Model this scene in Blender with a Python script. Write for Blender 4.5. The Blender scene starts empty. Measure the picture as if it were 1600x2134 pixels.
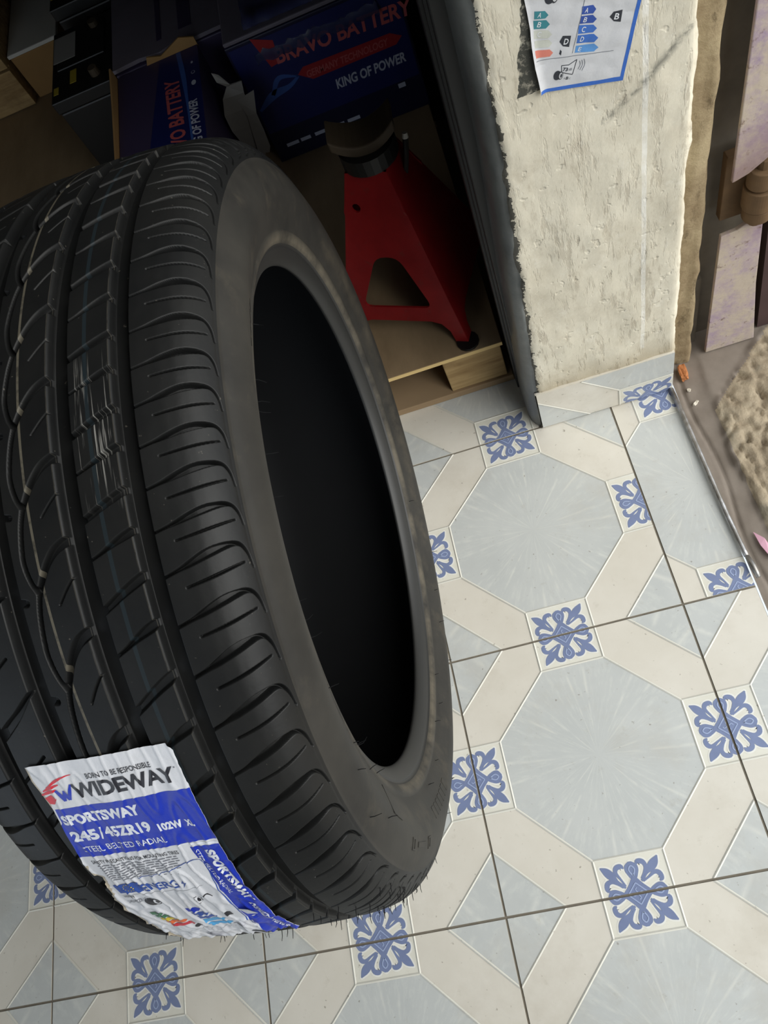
import bpy, bmesh, math, random
import numpy as np
from mathutils import Vector, Matrix
from mathutils.geometry import tessellate_polygon
from mathutils import noise as mnoise
random.seed(7); np.random.seed(7)
S = bpy.context.scene
COL = S.collection
PI = math.pi
T = 0.3039                      # floor tile edge, metres

# ------------------------------------------------------------------ helpers
def tag(o, label=None, cat=None, group=None, kind=None):
    if label: o['label'] = label
    if cat: o['category'] = cat
    if group: o['group'] = group
    if kind: o['kind'] = kind
    return o

def empty(name, loc, label, cat, group=None, rotz=0.0):
    o = bpy.data.objects.new(name, None); COL.objects.link(o)
    o.location = loc; o.rotation_euler = (0, 0, rotz); o.empty_display_size = .05
    return tag(o, label, cat, group)

class MB:
    """collects vertices, faces and material indices for ONE mesh object"""
    def __init__(s): s.v = []; s.f = []; s.m = []
    def add(s, verts, faces, mi=0):
        b = len(s.v); s.v.extend([tuple(p) for p in verts])
        s.f.extend([tuple(b + i for i in f) for f in faces]); s.m.extend([mi] * len(faces)); return b
    def box(s, lo, hi, mi=0, M=None):
        x0, y0, z0 = lo; x1, y1, z1 = hi
        P = [(x0,y0,z0),(x1,y0,z0),(x1,y1,z0),(x0,y1,z0),(x0,y0,z1),(x1,y0,z1),(x1,y1,z1),(x0,y1,z1)]
        if M is not None: P = [tuple(M @ Vector(p)) for p in P]
        s.add(P, [(0,3,2,1),(4,5,6,7),(0,1,5,4),(1,2,6,5),(2,3,7,6),(3,0,4,7)], mi)
    def tube(s, pts, rad, n=12, mi=0, cap=True):
        pts = [Vector(p) for p in pts]; rads = rad if hasattr(rad, '__len__') else [rad] * len(pts)
        rings = []; up = Vector((0, 0, 1)); prev = None
        for i, p in enumerate(pts):
            d = (pts[min(i+1, len(pts)-1)] - pts[max(i-1, 0)]).normalized()
            if prev is None:
                a = d.cross(up if abs(d.z) < .95 else Vector((1, 0, 0))).normalized()
            else: a = (prev - d * prev.dot(d)).normalized()
            prev = a; b = d.cross(a)
            rings.append([p + rads[i] * (math.cos(2*PI*k/n) * a + math.sin(2*PI*k/n) * b) for k in range(n)])
        base = s.add([q for r in rings for q in r], [], mi)
        F = []
        for i in range(len(rings) - 1):
            for k in range(n):
                F.append((base+i*n+k, base+i*n+(k+1) % n, base+(i+1)*n+(k+1) % n, base+(i+1)*n+k))
        if cap:
            F.append(tuple(base+k for k in range(n))[::-1]); F.append(tuple(base+(len(rings)-1)*n+k for k in range(n)))
        s.f.extend(F); s.m.extend([mi] * len(F))
    def prism(s, outer, holes, frame, th, mi=0):
        """flat outline (with holes) given thickness th along -normal; frame(x, y, d) -> 3D"""
        polys = [outer] + list(holes)
        flat = [p for pl in polys for p in pl]
        tris = tessellate_polygon([[Vector((x, y, 0)) for x, y in pl] for pl in polys])
        n = len(flat)
        def area(t): (a, b, c) = [flat[i] for i in t]; return (b[0]-a[0])*(c[1]-a[1])-(b[1]-a[1])*(c[0]-a[0])
        tris = [tuple(t) if area(t) > 0 else tuple(t[::-1]) for t in tris]
        V = [frame(x, y, 0) for x, y in flat] + [frame(x, y, th) for x, y in flat]
        F = list(tris) + [tuple(i + n for i in t[::-1]) for t in tris]
        o = 0
        for pl in polys:
            k = len(pl)
            for i in range(k):
                a, b = o + i, o + (i + 1) % k
                F.append((a, b, b + n, a + n))
            o += k
        s.add(V, F, mi)
    def build(s, name, mats, parent=None, smooth=False, bevel=0, fixn=True):
        me = bpy.data.meshes.new(name); me.from_pydata(s.v, [], s.f)
        mats = mats if isinstance(mats, (list, tuple)) else [mats]
        for m in mats: me.materials.append(m)
        me.polygons.foreach_set('material_index', s.m)
        if fixn:
            bm = bmesh.new(); bm.from_mesh(me); bmesh.ops.recalc_face_normals(bm, faces=bm.faces); bm.to_mesh(me); bm.free()
        if smooth: me.polygons.foreach_set('use_smooth', [True] * len(me.polygons))
        me.update()
        o = bpy.data.objects.new(name, me); COL.objects.link(o)
        if parent: o.parent = parent
        if bevel:
            md = o.modifiers.new('bevel', 'BEVEL'); md.width = bevel; md.segments = 2; md.limit_method = 'ANGLE'
        return o

def make_mesh(name, verts, faces, mats, parent=None, smooth=False, mi=None):
    me = bpy.data.meshes.new(name); me.from_pydata(verts, [], faces)
    for m in (mats if isinstance(mats, (list, tuple)) else [mats]): me.materials.append(m)
    if mi is not None: me.polygons.foreach_set('material_index', mi)
    if smooth: me.polygons.foreach_set('use_smooth', [True] * len(me.polygons))
    me.update(); o = bpy.data.objects.new(name, me); COL.objects.link(o)
    if parent: o.parent = parent
    return o

# ------------------------------------------------------------------ materials
class NT:
    def __init__(s, name):
        s.m = bpy.data.materials.new(name); s.m.use_nodes = True; s.t = s.m.node_tree
        s.b = s.t.nodes['Principled BSDF']
    def n(s, typ, **kw):
        nd = s.t.nodes.new(typ)
        for k, v in kw.items():
            if k.startswith('i_'): nd.inputs[k[2:].replace('_', ' ')].default_value = v
            else: setattr(nd, k, v)
        return nd
    def l(s, a, b): s.t.links.new(a, b)
    def math(s, op, a, b=None, c=None):
        nd = s.n('ShaderNodeMath', operation=op)
        for i, v in enumerate((a, b, c)):
            if v is None: continue
            if isinstance(v, (int, float)): nd.inputs[i].default_value = v
            else: s.l(v, nd.inputs[i])
        return nd.outputs[0]
    def noise(s, scale, detail=4, rough=.55, vec=None, stretch=None):
        if stretch is not None:
            mp = s.n('ShaderNodeMapping'); mp.inputs['Scale'].default_value = stretch
            s.l(vec if vec is not None else s.obj(), mp.inputs['Vector']); vec = mp.outputs[0]
        elif vec is None: vec = s.obj()
        nd = s.n('ShaderNodeTexNoise'); nd.inputs['Scale'].default_value = scale
        nd.inputs['Detail'].default_value = detail; nd.inputs['Roughness'].default_value = rough
        s.l(vec, nd.inputs['Vector']); return nd.outputs['Fac']
    def obj(s):
        if not hasattr(s, '_o'): s._o = s.n('ShaderNodeTexCoord').outputs['Object']
        return s._o
    def xyz(s):
        if not hasattr(s, '_x'):
            nd = s.n('ShaderNodeSeparateXYZ'); s.l(s.obj(), nd.inputs[0]); s._x = nd.outputs
        return s._x
    def ramp(s, fac, stops):
        nd = s.n('ShaderNodeValToRGB'); cr = nd.color_ramp
        while len(cr.elements) < len(stops): cr.elements.new(.5)
        for e, (p, c) in zip(cr.elements, stops):
            e.position = p; e.color = (c[0], c[1], c[2], 1) if hasattr(c, '__len__') else (c, c, c, 1)
        s.l(fac, nd.inputs[0]); return nd.outputs[0]
    def mix(s, fac, a, b, mode='MIX'):
        nd = s.n('ShaderNodeMix', data_type='RGBA', blend_type=mode)
        for sock, v in ((nd.inputs[0], fac), (nd.inputs[6], a), (nd.inputs[7], b)):
            if isinstance(v, (int, float)): sock.default_value = v
            elif isinstance(v, (tuple, list)): sock.default_value = (v[0], v[1], v[2], 1)
            else: s.l(v, sock)
        return nd.outputs[2]
    def bump(s, h, strength=.3, dist=.002):
        nd = s.n('ShaderNodeBump'); nd.inputs['Strength'].default_value = strength; nd.inputs['Distance'].default_value = dist
        s.l(h, nd.inputs['Height']); s.l(nd.outputs[0], s.b.inputs['Normal'])
    def set(s, col=None, rough=None, metal=None, spec=None):
        for k, v in (('Base Color', col), ('Roughness', rough), ('Metallic', metal), ('Specular IOR Level', spec)):
            if v is None: continue
            if isinstance(v, (int, float)): s.b.inputs[k].default_value = v
            elif isinstance(v, (tuple, list)): s.b.inputs[k].default_value = (v[0], v[1], v[2], 1)
            else: s.l(v, s.b.inputs[k])
        return s.m

def lin(r, g, b):
    f = lambda c: (c/255/12.92) if c/255 <= .04045 else ((c/255+.055)/1.055)**2.4
    return (f(r), f(g), f(b))

def simple(name, col, rough=.5, metal=0, spec=.5, var=.12, scale=30):
    t = NT(name); n = t.noise(scale, 5)
    c = t.mix(n, tuple(x*(1-var) for x in col), tuple(min(1, x*(1+var)) for x in col))
    return t.set(c, rough, metal, spec)

# ------------------------------------------------------------------ flat shape helpers
def stroke(pts, n=6):
    """pts: (x, y, halfwidth) control points -> list of quads (Catmull-Rom)"""
    P = np.array(pts, float); out = []
    Q = np.vstack([2*P[0]-P[1], P, 2*P[-1]-P[-2]])
    for i in range(len(P)-1):
        p0, p1, p2, p3 = Q[i:i+4]
        for k in range(n):
            t = k/n
            out.append(.5*((2*p1)+(-p0+p2)*t+(2*p0-5*p1+4*p2-p3)*t*t+(-p0+3*p1-3*p2+p3)*t**3))
    out.append(P[-1]); C = np.array(out)
    d = np.gradient(C[:, :2], axis=0); d /= np.linalg.norm(d, axis=1)[:, None]+1e-9
    nrm = np.c_[-d[:, 1], d[:, 0]]; w = np.maximum(C[:, 2:3], 1e-5)
    A = C[:, :2]+nrm*w; B = C[:, :2]-nrm*w
    return [[tuple(B[i]), tuple(B[i+1]), tuple(A[i+1]), tuple(A[i])] for i in range(len(C)-1)]

def disc(cx, cy, r, n=18, ry=None):
    ry = ry or r
    return [[(cx+r*math.cos(2*PI*k/n), cy+ry*math.sin(2*PI*k/n)) for k in range(n)]]

def clip(poly, x0, y0, x1, y1):
    for ax, lim, sg in ((0, x0, 1), (0, x1, -1), (1, y0, 1), (1, y1, -1)):
        out = []
        for i in range(len(poly)):
            a, b = poly[i-1], poly[i]
            ia, ib = sg*(a[ax]-lim) >= 0, sg*(b[ax]-lim) >= 0
            if ia != ib:
                t = (lim-a[ax])/(b[ax]-a[ax]); out.append((a[0]+t*(b[0]-a[0]), a[1]+t*(b[1]-a[1])))
            if ib: out.append(b)
        poly = out
        if len(poly) < 3: return None
    return poly

_font_cache = {}
def text_shape(s, bold=0.0):
    """unit-box triangles of a text: (verts in 0..1 x 0..1, faces, aspect)"""
    key = (s, bold)
    if key in _font_cache: return _font_cache[key]
    cu = bpy.data.curves.new('t', 'FONT'); cu.body = s; cu.offset = bold; cu.resolution_u = 3
    o = bpy.data.objects.new('t', cu); COL.objects.link(o)
    dg = bpy.context.evaluated_depsgraph_get(); dg.update()
    me = o.evaluated_get(dg).to_mesh()
    V = np.array([v.co[:2] for v in me.vertices]) if len(me.vertices) else np.zeros((0, 2))
    F = [tuple(p.vertices) for p in me.polygons]
    o.evaluated_get(dg).to_mesh_clear(); bpy.data.objects.remove(o); bpy.data.curves.remove(cu)
    mn, mx = V.min(0), V.max(0)
    r = ((V-mn)/(mx-mn), F, (mx-mn)[0]/(mx-mn)[1]); _font_cache[key] = r; return r

class Flat:
    """layered flat artwork in 2D: polygons with material and layer number"""
    def __init__(s): s.v = []; s.f = []; s.m = []; s.z = []
    def poly(s, pts, mi, layer):
        if len(pts) > 4:
            tr = tessellate_polygon([[Vector((x, y, 0)) for x, y in pts]])
        else: tr = [tuple(range(len(pts)))]
        b = len(s.v); s.v += list(pts); s.z += [layer]*len(pts)
        s.f += [tuple(b+i for i in t) for t in tr]; s.m += [mi]*len(tr)
    def polys(s, L, mi, layer):
        for p in L: s.poly(p, mi, layer)
    def rect(s, x0, y0, x1, y1, mi, layer): s.poly([(x0, y0), (x1, y0), (x1, y1), (x0, y1)], mi, layer)
    def text(s, t, o, ux, uy, mi, layer, bold=0):
        """o: baseline start, ux: full width vector, uy: full height vector"""
        V, F, _ = text_shape(t, bold); b = len(s.v)
        for x, y in V: s.v.append((o[0]+x*ux[0]+y*uy[0], o[1]+x*ux[1]+y*uy[1])); s.z.append(layer)
        s.f += [tuple(b+i for i in f) for f in F]; s.m += [mi]*len(F)
    def mesh(s, name, mats, fn, parent=None, cuts=None, smooth=False):
        """cuts: (axis, list of values) to slice so that the artwork can bend"""
        bm = bmesh.new()
        vs = [bm.verts.new((x, y, z)) for (x, y), z in zip(s.v, s.z)]
        for f, m in zip(s.f, s.m):
            try: fc = bm.faces.new([vs[i] for i in f]); fc.material_index = m
            except ValueError: pass
        for ax, vals in (cuts or []):
            for val in vals:
                co = [0, 0, 0]; co[ax] = val; no = [0, 0, 0]; no[ax] = 1
                bmesh.ops.bisect_plane(bm, geom=bm.verts[:]+bm.edges[:]+bm.faces[:], dist=1e-6, plane_co=co, plane_no=no)
        for f in bm.faces:
            if f.normal.z < 0: f.normal_flip()
        for v in bm.verts: v.co = fn(v.co.x, v.co.y, v.co.z)
        me = bpy.data.meshes.new(name); bm.to_mesh(me); bm.free()
        for m in mats: me.materials.append(m)
        if smooth: me.polygons.foreach_set('use_smooth', [True]*len(me.polygons))
        o = bpy.data.objects.new(name, me); COL.objects.link(o)
        if parent: o.parent = parent
        return o

# ================================================================== FLOOR
def tile_material(name, c0, c1, streak=False):
    t = NT(name)
    base = t.mix(t.ramp(t.noise(9, 6, .62), [(.3, 0), (.72, 1)]), c0, c1)
    if streak:
        uv = t.n('ShaderNodeUVMap', uv_map='tile').outputs[0]
        sp = t.n('ShaderNodeSeparateXYZ'); t.l(uv, sp.inputs[0])
        dx = t.math('SUBTRACT', sp.outputs[0], .5); dy = t.math('SUBTRACT', sp.outputs[1], .5)
        ang = t.math('ARCTAN2', dy, dx); rad = t.math('SQRT', t.math('ADD', t.math('MULTIPLY', dx, dx), t.math('MULTIPLY', dy, dy)))
        cv = t.n('ShaderNodeCombineXYZ'); t.l(t.math('MULTIPLY', ang, 3.2), cv.inputs[0]); t.l(t.math('MULTIPLY', rad, 2.2), cv.inputs[1])
        fine = t.noise(5.0, 5, .7, vec=cv.outputs[0])
        base = t.mix(t.math('MULTIPLY', t.ramp(fine, [(.50, 0), (.68, 1)]), .5), base, lin(212, 214, 208))
        # eight pairs of pale rays
        w = t.math('ABSOLUTE', t.math('SUBTRACT', t.math('ABSOLUTE', t.math('SINE', t.math('MULTIPLY', ang, 4))), .42))
        ray = t.ramp(w, [(.0, 1), (.10, 0)])
        base = t.mix(t.math('MULTIPLY', ray, t.math('MULTIPLY', t.ramp(t.noise(40, 3), [(.4, 0), (.6, 1)]), .55)), base, lin(222, 222, 214))
    # worn-in dirt, scuffs and specks
    d = t.ramp(t.noise(5, 7, .7), [(.52, 0), (.8, 1)])
    base = t.mix(t.math('MULTIPLY', d, .45), base, lin(168, 156, 136))
    d2 = t.ramp(t.noise(38, 6, .75), [(.60, 0), (.72, 1)]); base = t.mix(t.math('MULTIPLY', d2, .22), base, lin(150, 138, 118))
    sp2 = t.ramp(t.noise(170, 2, .5), [(.70, 0), (.77, 1)])
    base = t.mix(t.math('MULTIPLY', sp2, .55), base, lin(110, 96, 80))
    t.bump(t.noise(60, 4), .08, .0008)
    return t.set(base, .38, 0, .45)

M_cream = tile_material('tile_cream', lin(211, 205, 192), lin(224, 219, 208))
M_grey = tile_material('tile_grey', lin(189, 192, 190), lin(201, 203, 200), True)
M_line = tile_material('tile_relief', lin(208, 206, 195), lin(218, 216, 206))
M_square = tile_material('tile_square', lin(218, 215, 202), lin(228, 226, 214))
M_halo = simple('tile_halo', lin(232, 231, 224), .35, var=.03)
M_blue = simple('tile_blue', lin(122, 134, 168), .35, var=.15, scale=60)
M_pale = simple('tile_pale_blue', lin(160, 174, 206), .35, var=.06)
t = NT('grout'); M_grout = t.set(t.mix(t.noise(40, 5), lin(96, 90, 80), lin(140, 132, 118)), .9)

def flower():
    """blue four-lobed flower with fleurs in its corners, centred on 0,0 (tile units): (polys, kind)"""
    R = []
    for q in range(4):
        c, s = math.cos(q*PI/2), math.sin(q*PI/2)
        rot = lambda pts: [(x*c-y*s, x*s+y*c, w) for x, y, w in pts]
        R.append((rot([(.0, 0, .030), (.04, 0, .0095), (.058, 0, .016), (.078, 0, .0245), (.096, 0, .0225), (.108, 0, .006)]), 'b'))
        R.append((rot([(.060, .0, .003), (.072, .008, .0022), (.084, .010, .0022), (.094, 0, .0022), (.084, -.010, .0022), (.072, -.008, .0022), (.060, 0, .003)]), 'p'))
        R.append((rot([(.032, .042, .003), (.050, .061, .0045), (.070, .078, .0145), (.088, .094, .0135), (.103, .112, .002)]), 'b'))
        R.append((rot([(.030, .036, .003), (.055, .048, .004), (.078, .060, .0070), (.094, .054, .0088), (.097, .036, .0082), (.088, .028, .002)]), 'b'))
        R.append((rot([(.026, .046, .003), (.040, .062, .004), (.052, .082, .0070), (.046, .100, .0088), (.028, .104, .0082), (.020, .094, .002)]), 'b'))
        R.append((rot([(.024, .038, .004), (.034, .046, .005), (.040, .050, .003)]), 'b'))
    R.append(([(-.057, 0, .0005), (-.028, 0, .029), (0, 0, .058), (.028, 0, .029), (.057, 0, .0005)], 'b'))
    for q in range(4):
        c, s = math.cos(q*PI/2), math.sin(q*PI/2)
        a = (.036*c, .036*s); b = (-.036*s, .036*c)
        R.append(([(a[0], a[1], .002), ((a[0]+b[0])/2, (a[1]+b[1])/2, .002), (b[0], b[1], .002)], 'p'))
        R.append(([(.002*c, .002*s, .0016), (.014*c-.006*s, .014*s+.006*c, .0016), (.020*c, .020*s, .0016)], 'p'))
    return R
FLOWER = flower()
def halo(pts, k):
    d0 = np.array(pts[0][:2])-np.array(pts[1][:2]); d0 /= np.linalg.norm(d0); d1 = np.array(pts[-1][:2])-np.array(pts[-2][:2]); d1 /= np.linalg.norm(d1)
    q = [(x, y, w+k) for x, y, w in pts]
    return [(q[0][0]+d0[0]*k, q[0][1]+d0[1]*k, k*.5)]+q+[(q[-1][0]+d1[0]*k, q[-1][1]+d1[1]*k, k*.5)]
A0, A1 = .131, .369   # octagon corner positions, in tile units
CT = .232             # corner triangle leg
def tile_layers(g=.0045):
    """list of (poly, material index, layer, height) in local 0..1 coordinates, clipped to the tile edge"""
    L = []
    def put(p, mi, ly):
        q = clip(p, g, g, 1-g, 1-g)
        if q: L.append((q, mi, ly))
    put([(0, 0), (1, 0), (1, 1), (0, 1)], 0, 0.0)
    octo = [(A1, A0), (1-A1, A0), (1-A0, A1), (1-A0, 1-A1), (1-A1, 1-A0), (A1, 1-A0), (A0, 1-A1), (A0, A1)]
    put(octo, 1, .0001)
    for sx in (0, 1):
        for sy in (0, 1):
            f = lambda x, y: (x if not sx else 1-x, y if not sy else 1-y)
            put([f(0, 0), f(CT, 0), f(0, CT)], 1, .0001)
    for cx, cy in ((.5, 0), (.5, 1), (0, .5), (1, .5)):
        h = .131
        put([(cx-h, cy-h), (cx+h, cy-h), (cx+h, cy+h), (cx-h, cy+h)], 3, .00014)
        for n_, (pts, kd) in enumerate(FLOWER):
            if kd == 'b':
                for p in stroke(halo(pts, .0062), 3): put([(x+cx, y+cy) for x, y in p], 4, .00018+n_*7e-6)
        for n_, (pts, kd) in enumerate(FLOWER):
            for p in stroke(pts, 4): put([(x+cx, y+cy) for x, y in p], 5 if kd == 'b' else 6, (.00050 if kd == 'b' else .00082)+n_*7e-6)
    return L
def tile_ridges(g=.0045):
    seg = []
    octo = [(A1, A0), (1-A1, A0), (1-A0, A1), (1-A0, 1-A1), (1-A1, 1-A0), (A1, 1-A0), (A0, 1-A1), (A0, A1)]
    for i in range(8): seg.append((octo[i], octo[(i+1) % 8]))
    for sx in (0, 1):
        for sy in (0, 1):
            f = lambda x, y: (x if not sx else 1-x, y if not sy else 1-y)
            seg.append((f(CT, 0), f(0, CT)))
    h = .131
    for cx, cy in ((.5, 0), (.5, 1), (0, .5), (1, .5)):
        if cx == .5:
            y1 = abs(cy-h) if cy == 0 else 1-h
            seg += [((.5-h, cy), (.5-h, y1)), ((.5+h, cy), (.5+h, y1))]
        else:
            x1 = h if cx == 0 else 1-h
            seg += [((cx, .5-h), (x1, .5-h)), ((cx, .5+h), (x1, .5+h))]
    return seg
TL = tile_layers(); TR = tile_ridges()

class TileMesh:
    def __init__(s): s.v = []; s.f = []; s.m = []; s.uv = []
    def face(s, pts3, uvs, mi):
        b = len(s.v); s.v += pts3; s.f.append(tuple(range(b, b+len(pts3)))); s.m.append(mi); s.uv += uvs
    def tile(s, fn, win=(0, 0, 1, 1)):
        """fn(u, v, h) -> 3D; win: kept window of the local tile"""
        full = win == (0, 0, 1, 1)
        for p, mi, ly in TL:
            q = p if full else clip(p, *win)
            if q: s.face([fn(x, y, ly) for x, y in q], [(x, y) for x, y in q], mi)
        W, H = .0048, .0007
        for a, b in TR:
            d = np.array(b)-np.array(a); n = np.array([-d[1], d[0]])/np.linalg.norm(d)*W
            q1 = [tuple(np.array(a)), tuple(np.array(b)), tuple(np.array(b)+n), tuple(np.array(a)+n)]
            q2 = [tuple(np.array(a)-n), tuple(np.array(b)-n), tuple(np.array(b)), tuple(np.array(a))]
            w2 = (max(win[0], .0045), max(win[1], .0045), min(win[2], .9955), min(win[3], .9955))
            for q in (q1, q2):
                c = clip(q, *w2)
                if c:
                    pts = []
                    for x, y in c:
                        dist = abs((x-a[0])*n[0]+(y-a[1])*n[1])/W
                        pts.append(fn(x, y, .0003+H*max(0, 1-dist/W*1.0)))
                    s.face(pts, [(x, y) for x, y in c], 2)
        # sides of the tile down into the joint
        x0, y0, x1, y1 = max(win[0], .0045), max(win[1], .0045), min(win[2], .9955), min(win[3], .9955)
        c = [(x0, y0), (x1, y0), (x1, y1), (x0, y1)]
        for i in range(4):
            a, b = c[i], c[(i+1) % 4]
            s.face([fn(a[0], a[1], -.004), fn(b[0], b[1], -.004), fn(b[0], b[1], 0), fn(a[0], a[1], 0)], [a, b, b, a], 0)
    def build(s, name):
        me = bpy.data.meshes.new(name); me.from_pydata(s.v, [], s.f)
        for m in (M_cream, M_grey, M_line, M_square, M_halo, M_blue, M_pale, M_grout): me.materials.append(m)
        me.polygons.foreach_set('material_index', s.m)
        uv = me.uv_layers.new(name='tile'); uv.data.foreach_set('uv', np.array(s.uv, float).ravel())
        me.update(); o = bpy.data.objects.new(name, me); COL.objects.link(o); return o

XE = .392                      # right edge of the tiled floor
tm = TileMesh()
for i in range(-3, 1):
    for j in range(-2, 3):
        win = (0, 0, 1, 1) if j < 2 else (0, 0, 1, .62)
        if i == 0 and j == 2: win = (0, 0, .66, .62)
        tm.tile(lambda u, v, h, i=i, j=j: ((i+u)*T, (j+v)*T, h), win)
for j in range(-2, 2):
    off = .27 if j == 1 else 0.0
    w = XE/T-1
    tm.tile(lambda u, v, h, j=j, off=off: ((1+u-off)*T, (j+v)*T, h), (off+.0045, 0, off+w-.002, 1))
b = len(tm.v)
tm.face([(-1.6, -1.5, -.0012), (XE, -1.5, -.0012), (XE, 2.15, -.0012), (-1.6, 2.15, -.0012)], [(0, 0)]*4, 7)
tm.face([(XE, -.62, -.0012), (XE, -.62, -.03), (XE, .606, -.03), (XE, .606, -.0012)], [(0, 0)]*4, 7)
floor = tag(tm.build('floor'), 'cream and grey ceramic tile floor with blue four-petal flowers', 'floor', kind='structure')

# skirting tiles on the foot of the pillar
tm = TileMesh()
sk0 = .2047
tm.tile(lambda u, v, h: (sk0+u*T, .6045-h, .001+v*T), (0.0045, 0.0, .612, .296))
tm.face([(sk0, .6048, .0905), (sk0+.612*T, .6048, .0905), (sk0+.612*T, .609, .0905), (sk0, .609, .0905)], [(0, 0)]*4, 0)
tm.face([(sk0+.612*T, .6048, 0), (sk0+.612*T, .612, 0), (sk0+.612*T, .612, .0905), (sk0+.612*T, .6048, .0905)], [(0, 0)]*4, 0)
tm.face([(sk0, .6048, 0), (sk0, .612, 0), (sk0, .612, .0905), (sk0, .6048, .0905)], [(0, 0)]*4, 7)
tag(tm.build('baseboard_right'), 'row of cut floor tiles along the foot of the plastered pillar', 'skirting', kind='structure')

# ================================================================== PILLAR / WALLS
t = NT('plaster')
x, y, z = t.xyz()[0:3]
base = t.mix(t.ramp(t.noise(7, 7, .62), [(.28, 0), (.72, 1)]), lin(212, 204, 184), lin(228, 222, 204))
base = t.mix(t.math('MULTIPLY', t.ramp(t.noise(26, 6, .7), [(.5, 0), (.75, 1)]), .4), base, lin(192, 181, 160))
sc = t.ramp(t.noise(22, 6, .75, stretch=(3.4, 1, .7)), [(.58, 0), (.66, 1)])
base = t.mix(t.math('MULTIPLY', sc, .4), base, lin(160, 148, 128))
sc2 = t.ramp(t.noise(60, 5, .7, stretch=(1, 1, .35)), [(.64, 0), (.72, 1)])
base = t.mix(t.math('MULTIPLY', sc2, .5), base, lin(120, 108, 92))
s3 = t.noise(34, 5, .72, stretch=(2.6, 1, .55)); s3 = t.ramp(s3, [(.55, 0), (.63, 1)])
base = t.mix(t.math('MULTIPLY', s3, t.ramp(t.noise(6, 4), [(.35, .12), (.65, .5)])), base, lin(166, 154, 134))
s4 = t.n('ShaderNodeMapping'); s4.inputs['Rotation'].default_value = (0, .7, 0); s4.inputs['Scale'].default_value = (3.2, 1, .45); t.l(t.obj(), s4.inputs['Vector'])
s4 = t.ramp(t.noise(30, 5, .74, vec=s4.outputs[0]), [(.60, 0), (.67, 1)])
base = t.mix(t.math('MULTIPLY', s4, .42), base, lin(150, 138, 120))
s5 = t.ramp(t.noise(17, 7, .75), [(.52, 0), (.70, 1)])
base = t.mix(t.math('MULTIPLY', s5, .38), base, lin(176, 164, 142))
s6 = t.ramp(t.noise(48, 6, .8), [(.56, 0), (.66, 1)]); base = t.mix(t.math('MULTIPLY', s6, .28), base, lin(238, 234, 222))
# white paint run, dark smear and old glue beside the label (marks on the wall)
wob = t.math('MULTIPLY', t.math('SUBTRACT', t.noise(14, 3), .5), .003)
stripe = t.math('LESS_THAN', t.math('ABSOLUTE', t.math('SUBTRACT', t.math('ADD', x, wob), .3497)), .0024)
stripe = t.math('MULTIPLY', stripe, t.math('GREATER_THAN', z, .118))
base = t.mix(t.math('MULTIPLY', stripe, t.ramp(t.noise(50, 5, .75), [(.35, .25), (.6, .8)])), base, lin(240, 238, 230))
# smear: z = .488 + ... along x .322 -> .388
sl = t.math('ADD', .4885, t.math('MULTIPLY', t.math('SUBTRACT', x, .3217), .86))
dist = t.math('ABSOLUTE', t.math('SUBTRACT', t.math('SUBTRACT', z, sl), t.math('MULTIPLY', t.math('SUBTRACT', t.noise(25, 4), .5), .02)))
sm = t.math('MULTIPLY', t.ramp(dist, [(.0, 1), (.0075, 0)]), t.math('GREATER_THAN', x, .312))
sm = t.math('MULTIPLY', sm, t.ramp(t.noise(90, 4, .7), [(.35, 0), (.55, 1)]))
base = t.mix(t.math('MULTIPLY', sm, .75), base, lin(96, 96, 90))
gx = t.math('SUBTRACT', x, t.math('ADD', .2447, t.math('MULTIPLY', t.math('SUBTRACT', z, .5417), .155)))
gm = t.math('MULTIPLY', t.math('GREATER_THAN', gx, t.math('MULTIPLY', t.math('SUBTRACT', t.noise(60, 4), .42), .012)), t.math('LESS_THAN', x, .264))
gm = t.math('MULTIPLY', gm, t.math('GREATER_THAN', z, t.math('ADD', .5365, t.math('MULTIPLY', t.noise(80, 3), .005))))
gm = t.math('MULTIPLY', gm, t.math('LESS_THAN', z, .66))
base = t.mix(t.math('MULTIPLY', gm, t.ramp(t.noise(110, 5, .75), [(.34, .3), (.5, 1)])), base, lin(78, 78, 72))
# grime rising from the skirting
zn = t.math('ADD', z, t.math('MULTIPLY', t.math('SUBTRACT', t.noise(18, 5), .5), .05))
gr = t.ramp(zn, [(.088, 1), (.135, 0)])
base = t.mix(t.math('MULTIPLY', gr, .55), base, lin(150, 132, 100))
# black paint of the side creeping round the chipped edge
ed = t.math('SUBTRACT', x, t.math('ADD', t.math('MINIMUM', t.math('ADD', .2035, t.math('MULTIPLY', z, .037)), .2215), t.math('MULTIPLY', t.math('SUBTRACT', t.noise(70, 5, .75), .38), .022)))
base = t.mix(t.math('MULTIPLY', t.math('LESS_THAN', ed, .001), .9), base, lin(46, 47, 45))
hh = t.math('ADD', t.math('MULTIPLY', t.noise(9, 6, .52, stretch=(1.8, 1, .6)), 1.0), t.math('MULTIPLY', sc2, -.22))
hh = t.math('ADD', hh, t.math('MULTIPLY', t.math('ADD', s3, s4), -.10)); hh = t.math('ADD', hh, t.math('MULTIPLY', t.noise(70, 5, .65), .22))
hh = t.math('ADD', hh, t.math('MULTIPLY', t.ramp(t.noise(85, 2, .5), [(.66, 0), (.74, 1)]), -.30))
t.bump(hh, .5, .005)
M_plaster = t.set(base, .85, 0, .25)
t = NT('black_gloss_paint')
t.bump(t.noise(35, 5), .25, .003)
M_black = t.set(t.mix(t.ramp(t.noise(16, 6, .7), [(.4, 0), (.75, 1)]), lin(104, 107, 106), lin(132, 135, 132)), .34, 0, .7)
M_pale = simple('pale_wall_paint', lin(196, 196, 190), .9, var=.06, scale=6)
M_frame = simple('black_frame_paint', lin(40, 41, 41), .45, var=.2)
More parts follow.
